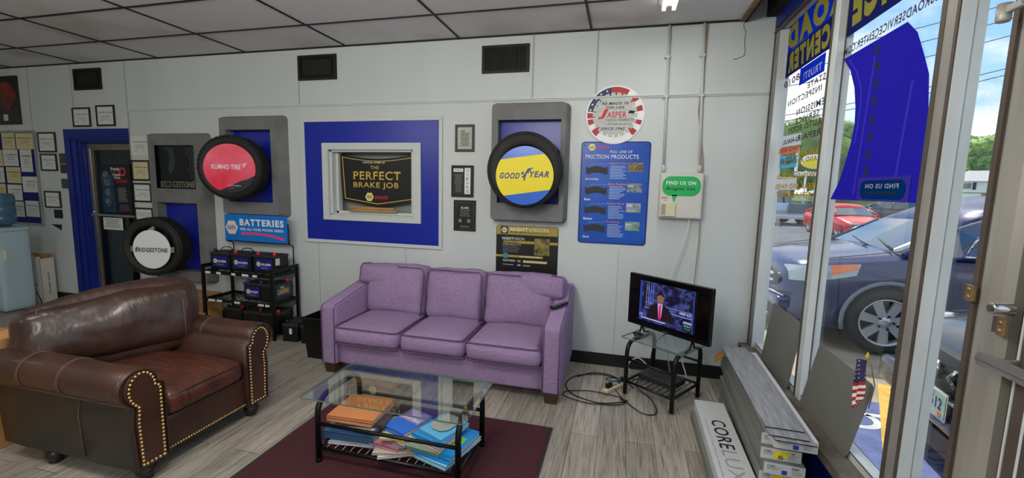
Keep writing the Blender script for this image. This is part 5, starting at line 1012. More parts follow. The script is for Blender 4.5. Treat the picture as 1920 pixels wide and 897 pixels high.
tag(MB().prism([(-.05, -.01), (.03, -.02), (.05, .03), (.0, .05), (-.045, .035)], 'z', 0, .006).build('cardboard_scrap', CARD, None, (3.735, -.56, .40), (.3, -.9, 0)), 'torn cardboard flap sticking out at the side of the tall carton stack', 'cardboard scrap')
c1_ = floorbox('lower flooring carton under the big lettered one on the floor', 3.612, -.80, 0, -.01, L=1.24, Hh=.066); c2_ = floorbox('flooring carton on the floor with big lettering along its white lid', 3.638, -.76, .067, -.018, L=1.24, Hh=.068, top=True, W=.195)
o = text('CORE', 0, 0, .33, .085, INK, c2_, y=0, bold=.01); place(o, (-.035, -.27, .0695), (0, -1, 0), (1, 0, 0)); o = text('LUXE', 0, 0, .36, .085, CG, c2_, y=0); place(o, (-.035, -.62, .0695), (0, -1, 0), (1, 0, 0))
o = text('Waterproof Vinyl Plank Flooring', 0, 0, .60, .012, GREYP, c2_, y=0); place(o, (-.075, -.28, .0695), (0, -1, 0), (1, 0, 0))

# ------------------------------------------------------------------ plates and flag on the sill
PLT = mat('plate_backside', (.45, .45, .43), .6, var=.08, scale=4)
def plate(lab, y0, wd, ht, xb, xt, tw):
    t = thing('metal_plate', lab, 'metal plate', (xb, y0, .352), group='bare metal plates on the sill'); n = math.atan2(xt-xb, ht)
    m = MB(); m.X = Matrix.Rotation(n, 4, 'Y'); m.prism([(a, b) for a, b in [( -p, q) for p, q in rrect(0, wd, 0, ht, .03, 5)]], 'x', 0, .003)
    m.v = [Vector((v.x, v.y-tw*v.z/ht, v.z)) for v in m.v]; m.build('plate_sheet', PLT, t)
    h = MB()
    for a, b in ((.03, .03), (wd-.03, .03), (.03, ht-.03), (wd-.03, ht-.03)): h.disc(.005, 'x', (-.001+(xt-xb)*b/ht, -a-tw*b/ht, b), 10, .002)
    h.build('hole_rivets', ALU, t)
plate('bare grey metal plate leaning in the window nearer the back wall', -.345, .56, .455, 4.072, 4.126, .0); plate('bare grey metal plate with rounded corners leaning in the window behind the little flag', -1.085, .575, .415, 4.082, 4.126, .075)
fl = thing('little_flag', 'small american flag on a stick with a gold tip in front of the metal plate', 'flag', (4.055, -1.800, .342), rot=(0, 0, 0))
MB().tube([(.0755, .10, .30), (.0755, .075, .42), (.02, .015, .545), (0, .012, .57)], .0025, 8).build('flag_stick', WOOD, fl); MB().lathe([(.001, 0), (.006, .005), (.008, .015), (.004, .028), (.001, .036)], 'z', (0, .01, .565), 12).build('gold_tip', GOLD, fl)
nx, nz = 14, 26; m = MB(); m2 = MB(); m3 = MB()
def fp(u, v):   # u across 0..1 (hoist to fly), v down 0..1 ; hanging folded cloth
    yy = -.005+.012 + u*(.050+.02*v)*(1 if 1 else 0) - .02*v*u; return Vector((-.006+.010*math.sin(u*11+v*2)-.004*u, yy+.006*math.sin(v*7+u*4), .56-.01*u-(.19+.05*u)*v))
for mm, pick in ((m, lambda i, j: 'r'), (m2, 0), (m3, 0)): pass
cols = {'r': MB(), 'w': MB(), 'b': MB()}
for i in range(nx):
    for j in range(nz):
        u0, u1, v0, v1 = i/nx, (i+1)/nx, j/nz, (j+1)/nz
        k = 'b' if v0 < .5 else ('r' if (i//2+ (j-13)//3) % 2 == 0 and 0 else ('r' if ((j-13)//2) % 2 == 0 else 'w'))
        cols[k].add([fp(u0, v0), fp(u1, v0), fp(u1, v1), fp(u0, v1)], [(0, 1, 2, 3)], True)
cols['r'].build('red_stripes', mat('flag_red', (.68, .14, .16), .5), fl); cols['w'].build('white_stripes', WHT, fl); cb_ = cols['b'].build('blue_canton', MATS['flag_navy'], fl)
stt = MB()
for a in range(4):
    for b in range(5):
        p = fp((a+.5)/4, .04+.09*b); stt.add([p+Vector((-.0015, -.003, -.003)), p+Vector((-.0015, .003, -.003)), p+Vector((-.0015, .003, .003)), p+Vector((-.0015, -.003, .003))], [(0, 1, 2, 3)])
stt.build('stars', WHT, cb_)

# ------------------------------------------------------------------ lettering and film on the window glass (reads from the street)
def decal(name, rgb, tr=.6):
    if name in MATS: return MATS[name]
    m = bpy.data.materials.new(name); m.use_nodes = True; MATS[name] = m; n = m.node_tree.nodes; L = m.node_tree.links; n.clear()
    o = n.new('ShaderNodeOutputMaterial'); d = n.new('ShaderNodeBsdfDiffuse'); t = n.new('ShaderNodeBsdfTranslucent'); x = n.new('ShaderNodeMixShader')
    c = (*lin(rgb), 1); d.inputs[0].default_value = c; t.inputs[0].default_value = c; x.inputs[0].default_value = tr; L.new(d.outputs[0], x.inputs[1]); L.new(t.outputs[0], x.inputs[2]); L.new(x.outputs[0], o.inputs[0]); return m
GX = 4.1325
DOL = decal('film_olive', (.62, .58, .12)); DYO = decal('film_outline', (.82, .80, .38)); DBL = decal('film_blue', (.12, .32, .90)); DNV = decal('film_navy', (.20, .22, .52)); DRD = decal('film_road', (.27, .24, .82), .65); DGY = decal('film_grey', (.30, .31, .50)); DBR = decal('film_brown', (.36, .28, .28)); DWH = decal('film_white', (.92, .94, .95)); DPK = decal('film_pink', (.95, .66, .66)); DCY = decal('film_cyan', (.55, .85, .92)); DOR = decal('film_gold', (.74, .60, .12))
def wfilm(name, lab, poly, m, x=GX): return tag(MB().prism(poly, 'x', x, x+.0006).build(name, m), lab, 'window film')
def wtext(s, yl, yr, z0, ht, m, lab, outline=None, x=GX-.0012, shear=.2, bold=.03, grp='vinyl lettering on the window'):
    """yl = far end of the word as seen from inside (word end), yr = near end (word start); the word runs towards +y"""
    o = text(s, 0, 0, yl-yr, ht, m, None, y=0, bold=bold, shear=shear, name='window_lettering'); place(o, (x, yr, z0), (0, 1, 0), (0, 0, 1)); tag(o, lab, 'lettering', grp)
    if outline:
        o2 = text(s, -.008, -.008, yl-yr+.016, ht+.016, outline, o, y=.0008, bold=bold+.035, shear=shear, name='letter_outline')
    return o
wfilm('blue_banner', 'blue film band across the top of the window pane nearest the back wall', [(-.10, 2.71), (-.985, 2.71), (-.985, 2.90), (-.10, 2.90)], DBL); wfilm('navy_banner', 'navy film band behind the lower big lettering on the far window pane', [(-.10, 2.52), (-.985, 2.52), (-.985, 2.709), (-.10, 2.709)], DNV)
wfilm('navy_banner', 'navy film band at the top of the middle window pane', [(-1.05, 2.515), (-1.945, 2.515), (-1.945, 2.90), (-1.05, 2.90)], DNV)
wtext('ROAD', -.10, -.98, 2.725, .165, DOL, 'big olive word of the shop name on the far pane, upper line', DYO); wtext('CENTER', -.165, -.83, 2.548, .135, DOL, 'big olive word of the shop name on the far pane, lower line', DYO)
wtext('SERVICE', -1.09, -1.93, 2.56, .22, DOL, 'big olive word of the shop name on the middle pane', DYO); wtext('CROSSROADSERVICECENTER.COM', -1.05, -1.93, 2.415, .042, DBR, 'thin brown web address line above the blue road shape', shear=0, bold=.02)
wfilm('blue_patch', 'small blue rectangle with white print under the lower big word', [(-.40, 2.40), (-.80, 2.40), (-.80, 2.515), (-.40, 2.515)], DBL, GX+.001); wtext('TRUST!', -.47, -.76, 2.42, .05, DWH, 'small white printed word on the blue rectangle', x=GX, shear=.1)
for s_, yl, yr, z, h, lab in (('-8010', -.10, -.46, 2.445, .05, 'end of the brown telephone number'), ('STATE', -.56, -.84, 2.345, .042, 'brown word on the inspection line, upper'), ('INSPECTION', -.22, -.80, 2.285, .042, 'long brown word under the upper inspection line'), ('EMISSION', -.41, -.86, 2.19, .045, 'brown word about emissions'), ('SERVICE', -.40, -.80, 2.13, .042, 'small brown word below the emissions word'), ('AUTO BODY', -.27, -.85, 2.075, .043, 'brown words about body work'), ('REPAIR', -.47, -.85, 2.005, .042, 'brown word below the body work line')):
    wtext(s_, yl, yr, z, h, DBR, lab, shear=.1, bold=.02)
wfilm('white_sticker', 'white sticker with dark letters low on the far window pane', [(-.15, 1.995), (-.54, 1.975), (-.54, 2.055), (-.15, 2.075)], DWH, GX+.001); wtext('U-HAUL', -.19, -.50, 2.005, .036, INK, 'black letters on the white window sticker', x=GX, shear=.1)
wfilm('pink_sticker', 'pinkish strip under the white window sticker', [(-.15, 1.93), (-.52, 1.93), (-.52, 1.972), (-.15, 1.992)], DPK, GX+.001)
for s_, yl, yr, z, h, lab in (('FORCE WHEEL', -.10, -.53, 1.945, .036, 'gold window line about wheels on the pink strip'), ('BALANCING', -.30, -.84, 1.895, .036, 'gold window line above the pale blue sticker'), ('AND ALIGNMENT', -.16, -.84, 1.85, .034, 'gold window line beside the pale blue sticker'), ('WINDSHIELD', -.14, -.84, 1.745, .036, 'gold window line below the pale blue sticker'), ('REAR AND PANEL', -.11, -.84, 1.672, .038, 'second gold window line from the bottom'), ('REPLACEMENT', -.15, -.81, 1.612, .038, 'lowest gold window line above the parked cars')):
    wtext(s_, yl, yr, z, h, DOR, lab, shear=.1, bold=.03)
wfilm('cyan_sticker', 'pale blue sticker low on the far window pane', [(-.15, 1.83), (-.50, 1.825), (-.50, 1.91), (-.15, 1.925)], DCY, GX+.001); wtext('PLASTIC KIT', -.17, -.47, 1.865, .035, NAVY, 'dark letters on the pale blue sticker', x=GX, shear=.1)
road = [(-1.05, 2.40), (-1.62, 2.40), (-1.70, 2.33), (-1.762, 2.224), (-1.812, 2.13), (-1.838, 1.98), (-1.842, 1.80), (-1.842, 1.61), (-1.074, 1.61), (-1.15, 1.70), (-1.205, 1.82), (-1.24, 1.92), (-1.256, 2.01), (-1.245, 2.10), (-1.21, 2.21), (-1.14, 2.32)]
rt_ = thing('road_decal', 'large blue road shaped film with a dashed grey centre line on the window', 'window film', (GX, -1.05, 1.61)); MB().prism([(a+1.05, b-1.61) for a, b in road], 'x', 0, .0006).build('road_film', DRD, rt_)
m = MB()
for k, zz in enumerate((.74, .66, .575, .49, .405, .32, .235, .15)):
    yc = -.375-.0*k+(.03*(k == 0)); m.add([(-.0006, yc-.02, zz-.03), (-.0006, yc+.02, zz-.03), (-.0006, yc+.02+.008*(k < 2), zz+.02), (-.0006, yc-.02+.008*(k < 2), zz+.02)], [(0, 1, 2, 3)])
m.build('centre_line_marking', DGY, rt_)
m = MB()
for side in (0,):
    pts = ([(-.03, .765), (-.125, .68), (-.19, .58), (-.205, .49), (-.20, .39), (-.185, .30)] if side == 0 else [(-.60, .76), (-.70, .60), (-.745, .50), (-.77, .38), (-.775, .2), (-.775, .03)])
    for (a, b), (c, d) in zip(pts, pts[1:]): m.add([(-.0005, a-.035, b), (-.0005, a-.05, b), (-.0005, c-.05, d), (-.0005, c-.035, d)], [(0, 1, 2, 3)])
for (ya_, za_), (yb2, zb2) in (((-.335, .74), (-.275, .03)), ((-.66, .52), (-.62, .06))): m.add([(-.0005, ya_-.008, za_), (-.0005, ya_+.008, za_), (-.0005, yb2+.008, zb2), (-.0005, yb2-.008, zb2)], [(0, 1, 2, 3)])
m.build('edge_lines', decal('film_road_edge', (.38, .36, .90)), rt_)
ov = thing('window_sticker', 'dark oval sticker at the bottom of the blue road film', 'sticker', (GX-.004, -1.58, 1.665)); m = MB(); m.prism(rrect(-.185, .185, -.045, .045, .044, 8), 'x', 0, .0006); m.build('oval_film', decal('film_teal', (.05, .30, .62)), ov)
sq_ = MB().prism([(-.21, -.055), (.21, -.055), (.21, .06), (-.21, .06)], 'x', .001, .0016).build('clear_backing', decal('film_violet', (.38, .32, .82)), ov)
o = text('FIND US ON', 0, 0, .27, .022, DWH, ov, y=0, bold=.03); place(o, (-.0008, -.135, .006), (0, 1, 0), (0, 0, 1)); o = text('Angies list', 0, 0, .26, .024, INK, ov, y=0, bold=.02); place(o, (-.0008, -.13, -.028), (0, 1, 0), (0, 0, 1))

# ================================================================== outside
ASP = mat('asphalt', (.40, .41, .44), .85, rgb2=(.29, .30, .33), scale=1.4, bump=.25, bscale=50); CON = mat('concrete_apron', (.72, .66, .57), .85, rgb2=(.58, .52, .44), scale=3, bump=.2, bscale=40)
struct('ground', MB().box(4.2, 140, -60, 160, -.2, -.02), ASP)
struct('ground_apron', MB().box(4.17, 5.9, -8, 8, -.1, -.012), CON)
BP = mat('road_paint_blue', (.36, .42, .64), .7, var=.3, scale=9); WP = mat('road_paint_white', (.86, .87, .86), .7, var=.2, scale=12); YP = mat('road_paint_yellow', (.88, .70, .28), .7, var=.25, scale=9)
tag(MB().box(4.35, 7.2, -2.0, -.08, -.012, -.006).build('blue_parking_paint', BP), 'blue painted parking space on the ground outside the window', 'road marking')
m = MB(); m.prism([(5.22, .33), (5.31, .29), (4.76, -.90), (4.67, -.86)], 'z', -.0055, -.003); m.box(4.40, 4.48, -2.1, -.85, -.0055, -.003); tag(m.build('yellow_line', YP), 'yellow painted line round the blue parking space', 'road marking')
m = MB(); m.X = Matrix.Translation((4.72, -.42, -.005)); sector(m, .10, .15, D(150), D(400), 0, 16); m.v = [Vector((v.x, -.42+(v.z+.005), -.004)) for v in m.v]; m.X = None; m.box(4.70, 5.0, -.36, -.31, -.0055, -.004); m.box(4.98, 5.06, -.50, -.30, -.0055, -.004); tag(m.build('white_parking_symbol', WP), 'white wheelchair symbol worn on the blue parking paint', 'road marking')
for i, (x0, y0, x1, y1) in enumerate(((8.9, 12.6, 14.5, 12.9), (8.6, 20.2, 13.5, 20.5))):
    tag(MB().box(x0, x1, y0, y0+.14, -.02, -.014).build('parking_line', WP), ('white painted parking line in front of the red car', 'white painted parking line behind the red car')[i], 'road marking')
GRS = mat('grass', (.60, .66, .34), .9, rgb2=(.44, .54, .24), scale=.7, bump=.5, bscale=6)
def slab(name, poly, z0, z1, m, kind='structure'): o = MB().prism(poly, 'z', z0, z1).build(name, m); o['kind'] = kind; return o
slab('ground_road', [(-60, 36), (140, 22), (140, 31), (-60, 47)], -.02, -.012, mat('road_pale', (.66, .63, .58), .85, var=.1, scale=.5))
g_ = MB(); g_.add([(-60, 47, -.012), (140, 31, -.012), (140, 44, 1.25), (-60, 62, 1.25), (140, 160, 1.6), (-60, 160, 1.6)], [(0, 1, 2, 3), (3, 2, 4, 5)]); struct('ground_grass', g_, GRS)

GLS = mat('car_glass', (.16, .22, .27), .06, spec=1.0, coat=1.0); TYR = mat('car_tire', (.09, .09, .095), .7); ALW = mat('alloy', (.78, .79, .80), .3, metal=.6); TRIMB = mat('trim_black', (.05, .05, .055), .5); LENS = mat('lamp_lens', (.60, .64, .65), .12, spec=.9, coat=1.0); AMB = mat('amber_lens', (.95, .45, .10), .2, coat=.8)
def loft(m, rings, smooth=True, closed=True, cap=True):
    n = len(rings[0]); vs = [p for r_ in rings for p in r_]
    fs = [(j*n+i, j*n+(i+1) % n, (j+1)*n+(i+1) % n, (j+1)*n+i) for j in range(len(rings)-1) for i in range(n)]
    m.add(vs, fs, smooth)
    if cap:
        o = len(m.v)-len(vs); m.f += [[o+k for k in range(n-1, -1, -1)], [o+(len(rings)-1)*n+k for k in range(n)]]; m.sm += [True, True]; m.mi += [m.cur]*2
def interp(tab, s):
    for a, b in zip(tab, tab[1:]):
        if s <= b[0]:
            t_ = (s-a[0])/max(1e-6, b[0]-a[0]); t_ = t_*t_*(3-2*t_) if 0 else t_; return [a[k]+(b[k]-a[k])*t_ for k in range(1, len(a))]
    return list(tab[-1][1:])
def car(name, lab, cat, x, y, rz, color, body, green, L, W, wheels, wr, rimn=7, detail=True, roofm=None):
    """body: (s, zlow, zbelt, halfwidth) ; green: (s, zbase, zroof, halfwidth roof, halfwidth base). nose at local x=0, tail at x=L"""
    t = thing(name, lab, cat, (x, y, 0), rz); paint = mat('paint_%s_%d' % (name, int(x*10)), color, .25, coat=.45, spec=.5)
    rings = []; N = 34
    for i in range(N+1):
        s_ = L*(i/N); s_ = L*(.5-.5*math.cos(PI*i/N))*.35+s_*.65
        zl, zb, w_ = interp(body, s_); h = zb-zl
        half = [(0, zb+.02), (.35*w_, zb+.018), (.7*w_, zb+.002), (.90*w_, zb-.035), (.97*w_, zb-.10*h-.04), (1.0*w_, zb-.30*h), (1.0*w_, zb-.5*h), (.985*w_, zl+.25*h), (.975*w_, zl+.08*h), (.93*w_, zl), (0, zl)]
        rings.append([Vector((s_, p, q)) for p, q in half]+[Vector((s_, -p, q)) for p, q in half[-2:0:-1]])
    m = MB(); loft(m, rings); bo = m.build('body', paint, t)
    if detail:      # cut the wheel arches
        cut = MB()
        for wx in wheels: cut.lathe([(.0001, -W), (wr*1.17, -W), (wr*1.17, W), (.0001, W)], 'y', (wx, 0, wr*1.02), 28, smooth=False)
        co = cut.build('cutter', paint); co.parent = t; md = bo.modifiers.new('arches', 'BOOLEAN'); md.object = co; md.operation = 'DIFFERENCE'; md.solver = 'EXACT'
        bpy.context.view_layer.update(); dg = bpy.context.evaluated_depsgraph_get(); me = bpy.data.meshes.new_from_object(bo.evaluated_get(dg)); bo.modifiers.clear(); bo.data = me; bpy.data.objects.remove(co)
        inn = MB(); inn.box(.25, L-.25, -W/2+.22, W/2-.22, .16, .62); inn.build('underbody', TRIMB, t)
        ar = MB()
        for wx in wheels:
            for sy in (-1, 1):
                zl, zb, w_ = interp(body, wx); pts_ = [(wx+wr*1.19*math.cos(a), sy*(w_*.995), wr*1.02+wr*1.19*math.sin(a)) for a in [PI*(-.08+1.16*k/16) for k in range(17)]]; ar.tube(pts_, .022, 8)
        ar.build('arch_trim', paint if name != 'suv' else mat('arch_grey', (.42, .46, .52), .5), t)
    # greenhouse (glass) with roof and pillars
    gl = MB(); gr = []
    for s_, z0, z1, w1, w0 in green: gr.append([Vector((s_, w0, z0)), Vector((s_, w1+(w0-w1)*.15, z0+(z1-z0)*.88)), Vector((s_, w1*.86, z1)), Vector((s_, 0, z1+.02)), Vector((s_, -w1*.86, z1)), Vector((s_, -w1-(w0-w1)*.15, z0+(z1-z0)*.88)), Vector((s_, -w0, z0))])
    loft(gl, gr, smooth=False, closed=True, cap=True); gl.build('window_glass', GLS, t)
    rf = MB(); tops = [g for g in green if g[2] > green[0][2]+.25 or g[2]-g[1] > .3]
    rr = [[Vector((s_, w1+(w0-w1)*.16, z0+(z1-z0)*.86)), Vector((s_, w1*.95, z0+(z1-z0)*.97)), Vector((s_, w1*.7, z1+.022)), Vector((s_, 0, z1+.035)), Vector((s_, -w1*.7, z1+.022)), Vector((s_, -w1*.95, z0+(z1-z0)*.97)), Vector((s_, -w1-(w0-w1)*.16, z0+(z1-z0)*.86))] for s_, z0, z1, w1, w0 in tops]
    loft(rf, rr, smooth=True); rf.build('roof', paint, t)
    pl = MB(); g0 = green[0]; t0 = tops[0]; tN = tops[-1]; gN = green[-1]
    for sy in (-1, 1):
        pl.tube([(g0[0], sy*g0[4], g0[1]), (t0[0], sy*(t0[3]+(t0[4]-t0[3])*.16), t0[1]+(t0[2]-t0[1])*.88)], .032, 8); pl.tube([(tN[0], sy*(tN[3]+.02), tN[2]-.06), (gN[0], sy*gN[4], gN[1])], .05, 8)
        for f_ in (.42, .74):
            s_ = t0[0]+(tN[0]-t0[0])*f_; a_ = interp(green, s_); pl.tube([(s_, sy*(a_[3]+.004), a_[0]), (s_+.06, sy*(a_[2]+(a_[3]-a_[2])*.16), a_[0]+(a_[1]-a_[0])*.86)], .03, 8)
        pts_ = []
        for g in green[1:-1]: pts_.append((g[0], sy*(g[4]+.005), g[1]))
        pl.tube([(g0[0], sy*g0[4], g0[1])]+pts_+[(gN[0], sy*gN[4], gN[1])], .018, 6)
    pl.build('window_pillars', paint, t)
    for wx in wheels:
        for sy in (-1, 1):
            zl, zb, w_ = interp(body, wx); yc = sy*(w_-.115)
            wl = MB().lathe([(wr*.66, -.10*sy), (wr*.74, .105*sy), (wr*.9, .11*sy), (wr, .08*sy), (wr, -.10*sy), (wr*.66, -.10*sy)], 'y', (wx, yc, wr), 32).build('wheel', TYR, t)
            rm = MB(); rm.lathe([(wr*.70, .07*sy), (wr*.715, .105*sy), (wr*.67, .10*sy), (wr*.64, .03*sy)], 'y', (wx, yc, wr), 32); rm.lathe([(.0001, .085*sy), (wr*.16, .085*sy), (wr*.19, .04*sy)], 'y', (wx, yc, wr), 20)
            for k in range(rimn):
                a = 2*PI*k/rimn+.2; ca, sa = math.cos(a), math.sin(a); P = []
                for rr_, hw_ in ((wr*.12, wr*.10), (wr*.68, wr*.135)):
                    for e_ in (-1, 1): P.append((wx+rr_*ca-e_*hw_*sa, yc+sy*(.08 if rr_ < wr*.3 else .092), wr+rr_*sa+e_*hw_*ca))
                rm.add(P+[(p[0], p[1]-sy*.03, p[2]) for p in P], [(0, 1, 3, 2), (4, 5, 7, 6), (0, 2, 6, 4), (1, 3, 7, 5), (2, 3, 7, 6)])
            rm.build('rim', ALW, wl); MB().disc(wr*.66, 'y', (wx, yc+sy*.02, wr), 24, .01).build('wheel_dark', TRIMB, wl)
            if detail:
                nn = MB()
                for k in range(5): a = 2*PI*k/5; nn.disc(wr*.035, 'y', (wx+wr*.20*math.cos(a), yc+sy*.094, wr+wr*.20*math.sin(a)), 10, .012)
                nn.build('wheel_nuts', TRIMB, wl)
    return t, paint
def body_w(tab, s_, z_):
    zl, zb, w_ = interp(tab, s_); h = zb-zl; P = [(zb+.02, 0), (zb+.018, .35*w_), (zb+.002, .7*w_), (zb-.035, .90*w_), (zb-.10*h-.04, .97*w_), (zb-.30*h, w_), (zb-.5*h, w_), (zl+.25*h, .985*w_), (zl, .93*w_)]
    for (za, wa), (zc, wc_) in zip(P, P[1:]):
        if zc <= z_ <= za: return wa+(wc_-wa)*(za-z_)/max(1e-6, za-zc)
    return w_
def seam(t, segs, y_, m=None, r_=.004, nm='door_seam'):
    mm = MB(); 
    for pts_ in segs: mm.tube([(a, y_(a), b) for a, b in pts_], r_, 5)
    return mm.build(nm, m or TRIMB, t)
# ---- blue suv, nose to the window, seen from its driver side front corner
sb_ = [(0, .42, .70, .50), (.05, .30, .84, .70), (.16, .24, .90, .80), (.38, .23, .955, .88), (.80, .24, 1.01, .905), (1.15, .24, 1.06, .91), (1.6, .24, 1.03, .91), (3.4, .24, 1.05, .91), (4.1, .28, 1.06, .88), (4.42, .36, 1.02, .80), (4.52, .46, .90, .68)]
sg_ = [(1.02, 1.03, 1.06, .66, .80), (1.5, 1.04, 1.36, .66, .84), (1.98, 1.03, 1.59, .655, .86), (2.4, 1.03, 1.64, .655, .86), (3.6, 1.04, 1.63, .64, .85), (4.1, 1.05, 1.56, .60, .80), (4.40, 1.04, 1.12, .56, .70)]
sv, svp = car('suv', 'dark blue suv parked nose towards the window behind the big blue road film', 'car', 4.735, 2.0, 0, (.022, .085, .33), sb_, sg_, 4.52, 1.82, (.90, 3.52), .345)
def nosecurve(m, pts_, r_): m.tube(pts_, r_, 8)
m = MB(); 
for sy in (-1, 1):
    hm = MB(); n1, n2 = 12, 5; gv = []
    for i in range(n1+1):
        s0 = .05+.60*i/n1; zl0 = .70+.13*(i/n1)**1.3; zh0 = .84+.09*(i/n1)**.7
        if i == n1: zl0 = zh0-.01
        for j in range(n2+1): z_ = zl0+(zh0-zl0)*j/n2; gv.append((s0-.006, sy*(body_w(sb_, s0, z_)+.010), z_))
    hm.add(gv, [(i*(n2+1)+j, i*(n2+1)+j+1, (i+1)*(n2+1)+j+1, (i+1)*(n2+1)+j) for i in range(n1) for j in range(n2)], True); o_ = hm.build('headlight', LENS, sv)
    am_ = MB(); gv = []
    for i in range(6):
        s0 = .38+.24*i/5; zl0 = .80+.09*i/5; zh0 = .90+.02*i/5
        for j in range(4): z_ = zl0+(zh0-zl0)*j/3; gv.append((s0, sy*(body_w(sb_, s0, z_)+.016), z_))
    am_.add(gv, [(i*4+j, i*4+j+1, (i+1)*4+j+1, (i+1)*4+j) for i in range(5) for j in range(3)], True); am_.build('amber_indicator', AMB, o_)
    MB().lathe([(.0001, 0), (.06, -.01), (.065, .03)], 'x', (.17, sy*.64, .79), 16).build('lamp_bowl', CHROME, o_)
g1_ = MB()
for z in (.62, .70): g1_.tube([(.05, -.50, z+.02), (-.005, -.3, z), (-.015, 0, z-.005), (-.005, .3, z), (.05, .50, z+.02)], .02, 8)
g1_.build('grille_bars', ALW, sv); MB().prism([(.55*math.cos(a)*1.0, .655+.12*math.sin(a)) for a in [2*PI*k/24 for k in range(24)]], 'x', -.004, .06).build('grille', TRIMB, sv)
lg = MB(); lg.tube([(-.035, -.05, .72), (-.035, -.04, .63)], .009, 8); lg.tube([(-.035, .05, .72), (-.035, .04, .63)], .009, 8); lg.tube([(-.035, -.045, .675), (-.035, .045, .675)], .008, 8); lg.tube([(-.032, .075*math.cos(a), .675+.062*math.sin(a)) for a in [2*PI*k/20 for k in range(21)]], .006, 6); lg.build('badge', CHROME, sv)
MB().rbox(-.05, .10, -.70, .70, .36, .50, .04, 10).build('front_bumper', svp, sv); bm_ = MB(); bm_.prism([(-.60, .22), (.60, .22), (.66, .36), (-.66, .36)], 'x', -.01, .30); bm_.build('lower_grille', TRIMB, sv)
MB().box(-.056, -.05, -.155, .155, .37, .49).build('number_plate', PAPER, sv); bt2 = MB(); bt2.tube([(.0, -.72, .52), (-.045, -.35, .515), (-.055, 0, .512), (-.045, .35, .515), (.0, .72, .52)], .008, 6); bt2.build('bumper_strip', ALW, sv)
for sy in (-1, 1): MB().lathe([(.0001, -.02), (.05, -.02), (.055, .02)], 'x', (.04, sy*.60, .37), 16).build('fog_lamp', LENS, sv)
yb_ = lambda a: -.915
seam(sv, [[(1.42, .98), (1.40, .7), (1.46, .32)], [(2.42, 1.0), (2.40, .65), (2.42, .32)], [(1.45, .32), (2.42, .32)], [(3.25, 1.0), (3.2, .7), (3.05, .45)]], yb_, nm='door_seams'); seam(sv, [[(.75, .83), (1.4, .80), (3.3, .83), (4.2, .86)]], lambda a: -.912, nm='body_crease')
hl = MB(); hl.tube([(.20, -.72, .93), (.5, -.70, .975), (1.04, -.74, 1.075)], .004, 5); hl.tube([(.20, .72, .93), (.5, .70, .975), (1.04, .74, 1.075)], .004, 5); hl.build('bonnet_seams', TRIMB, sv)
wv = MB(); wv.tube([(1.50, -.86, 1.08), (1.56, -.86, 1.22), (1.98, -.79, 1.50), (2.5, -.77, 1.545), (3.4, -.76, 1.53)], .012, 6); wv.tube([(1.48, -.875, 1.06), (3.9, -.87, 1.07)], .012, 6); wv.build('window_chrome', CHROME, sv)
MB().rbox(1.55, 1.75, -1.10, -.93, 1.06, 1.20, .05, 8).build('wing_mirror', svp, sv); wp_ = MB(); wp_.tube([(.98, -.2, 1.075), (1.12, .45, 1.12)], .010, 6); wp_.tube([(1.0, -.65, 1.08), (1.16, 0, 1.15)], .010, 6); wp_.build('wipers', TRIMB, sv)
MB().rbox(2.05, 2.25, -.93, -.915, .86, .90, .007, 5).build('door_handle', svp, sv)
MB().box(.08, .9, -.75, .75, .955, .957).build('x_', TRIMB, sv) if 0 else None
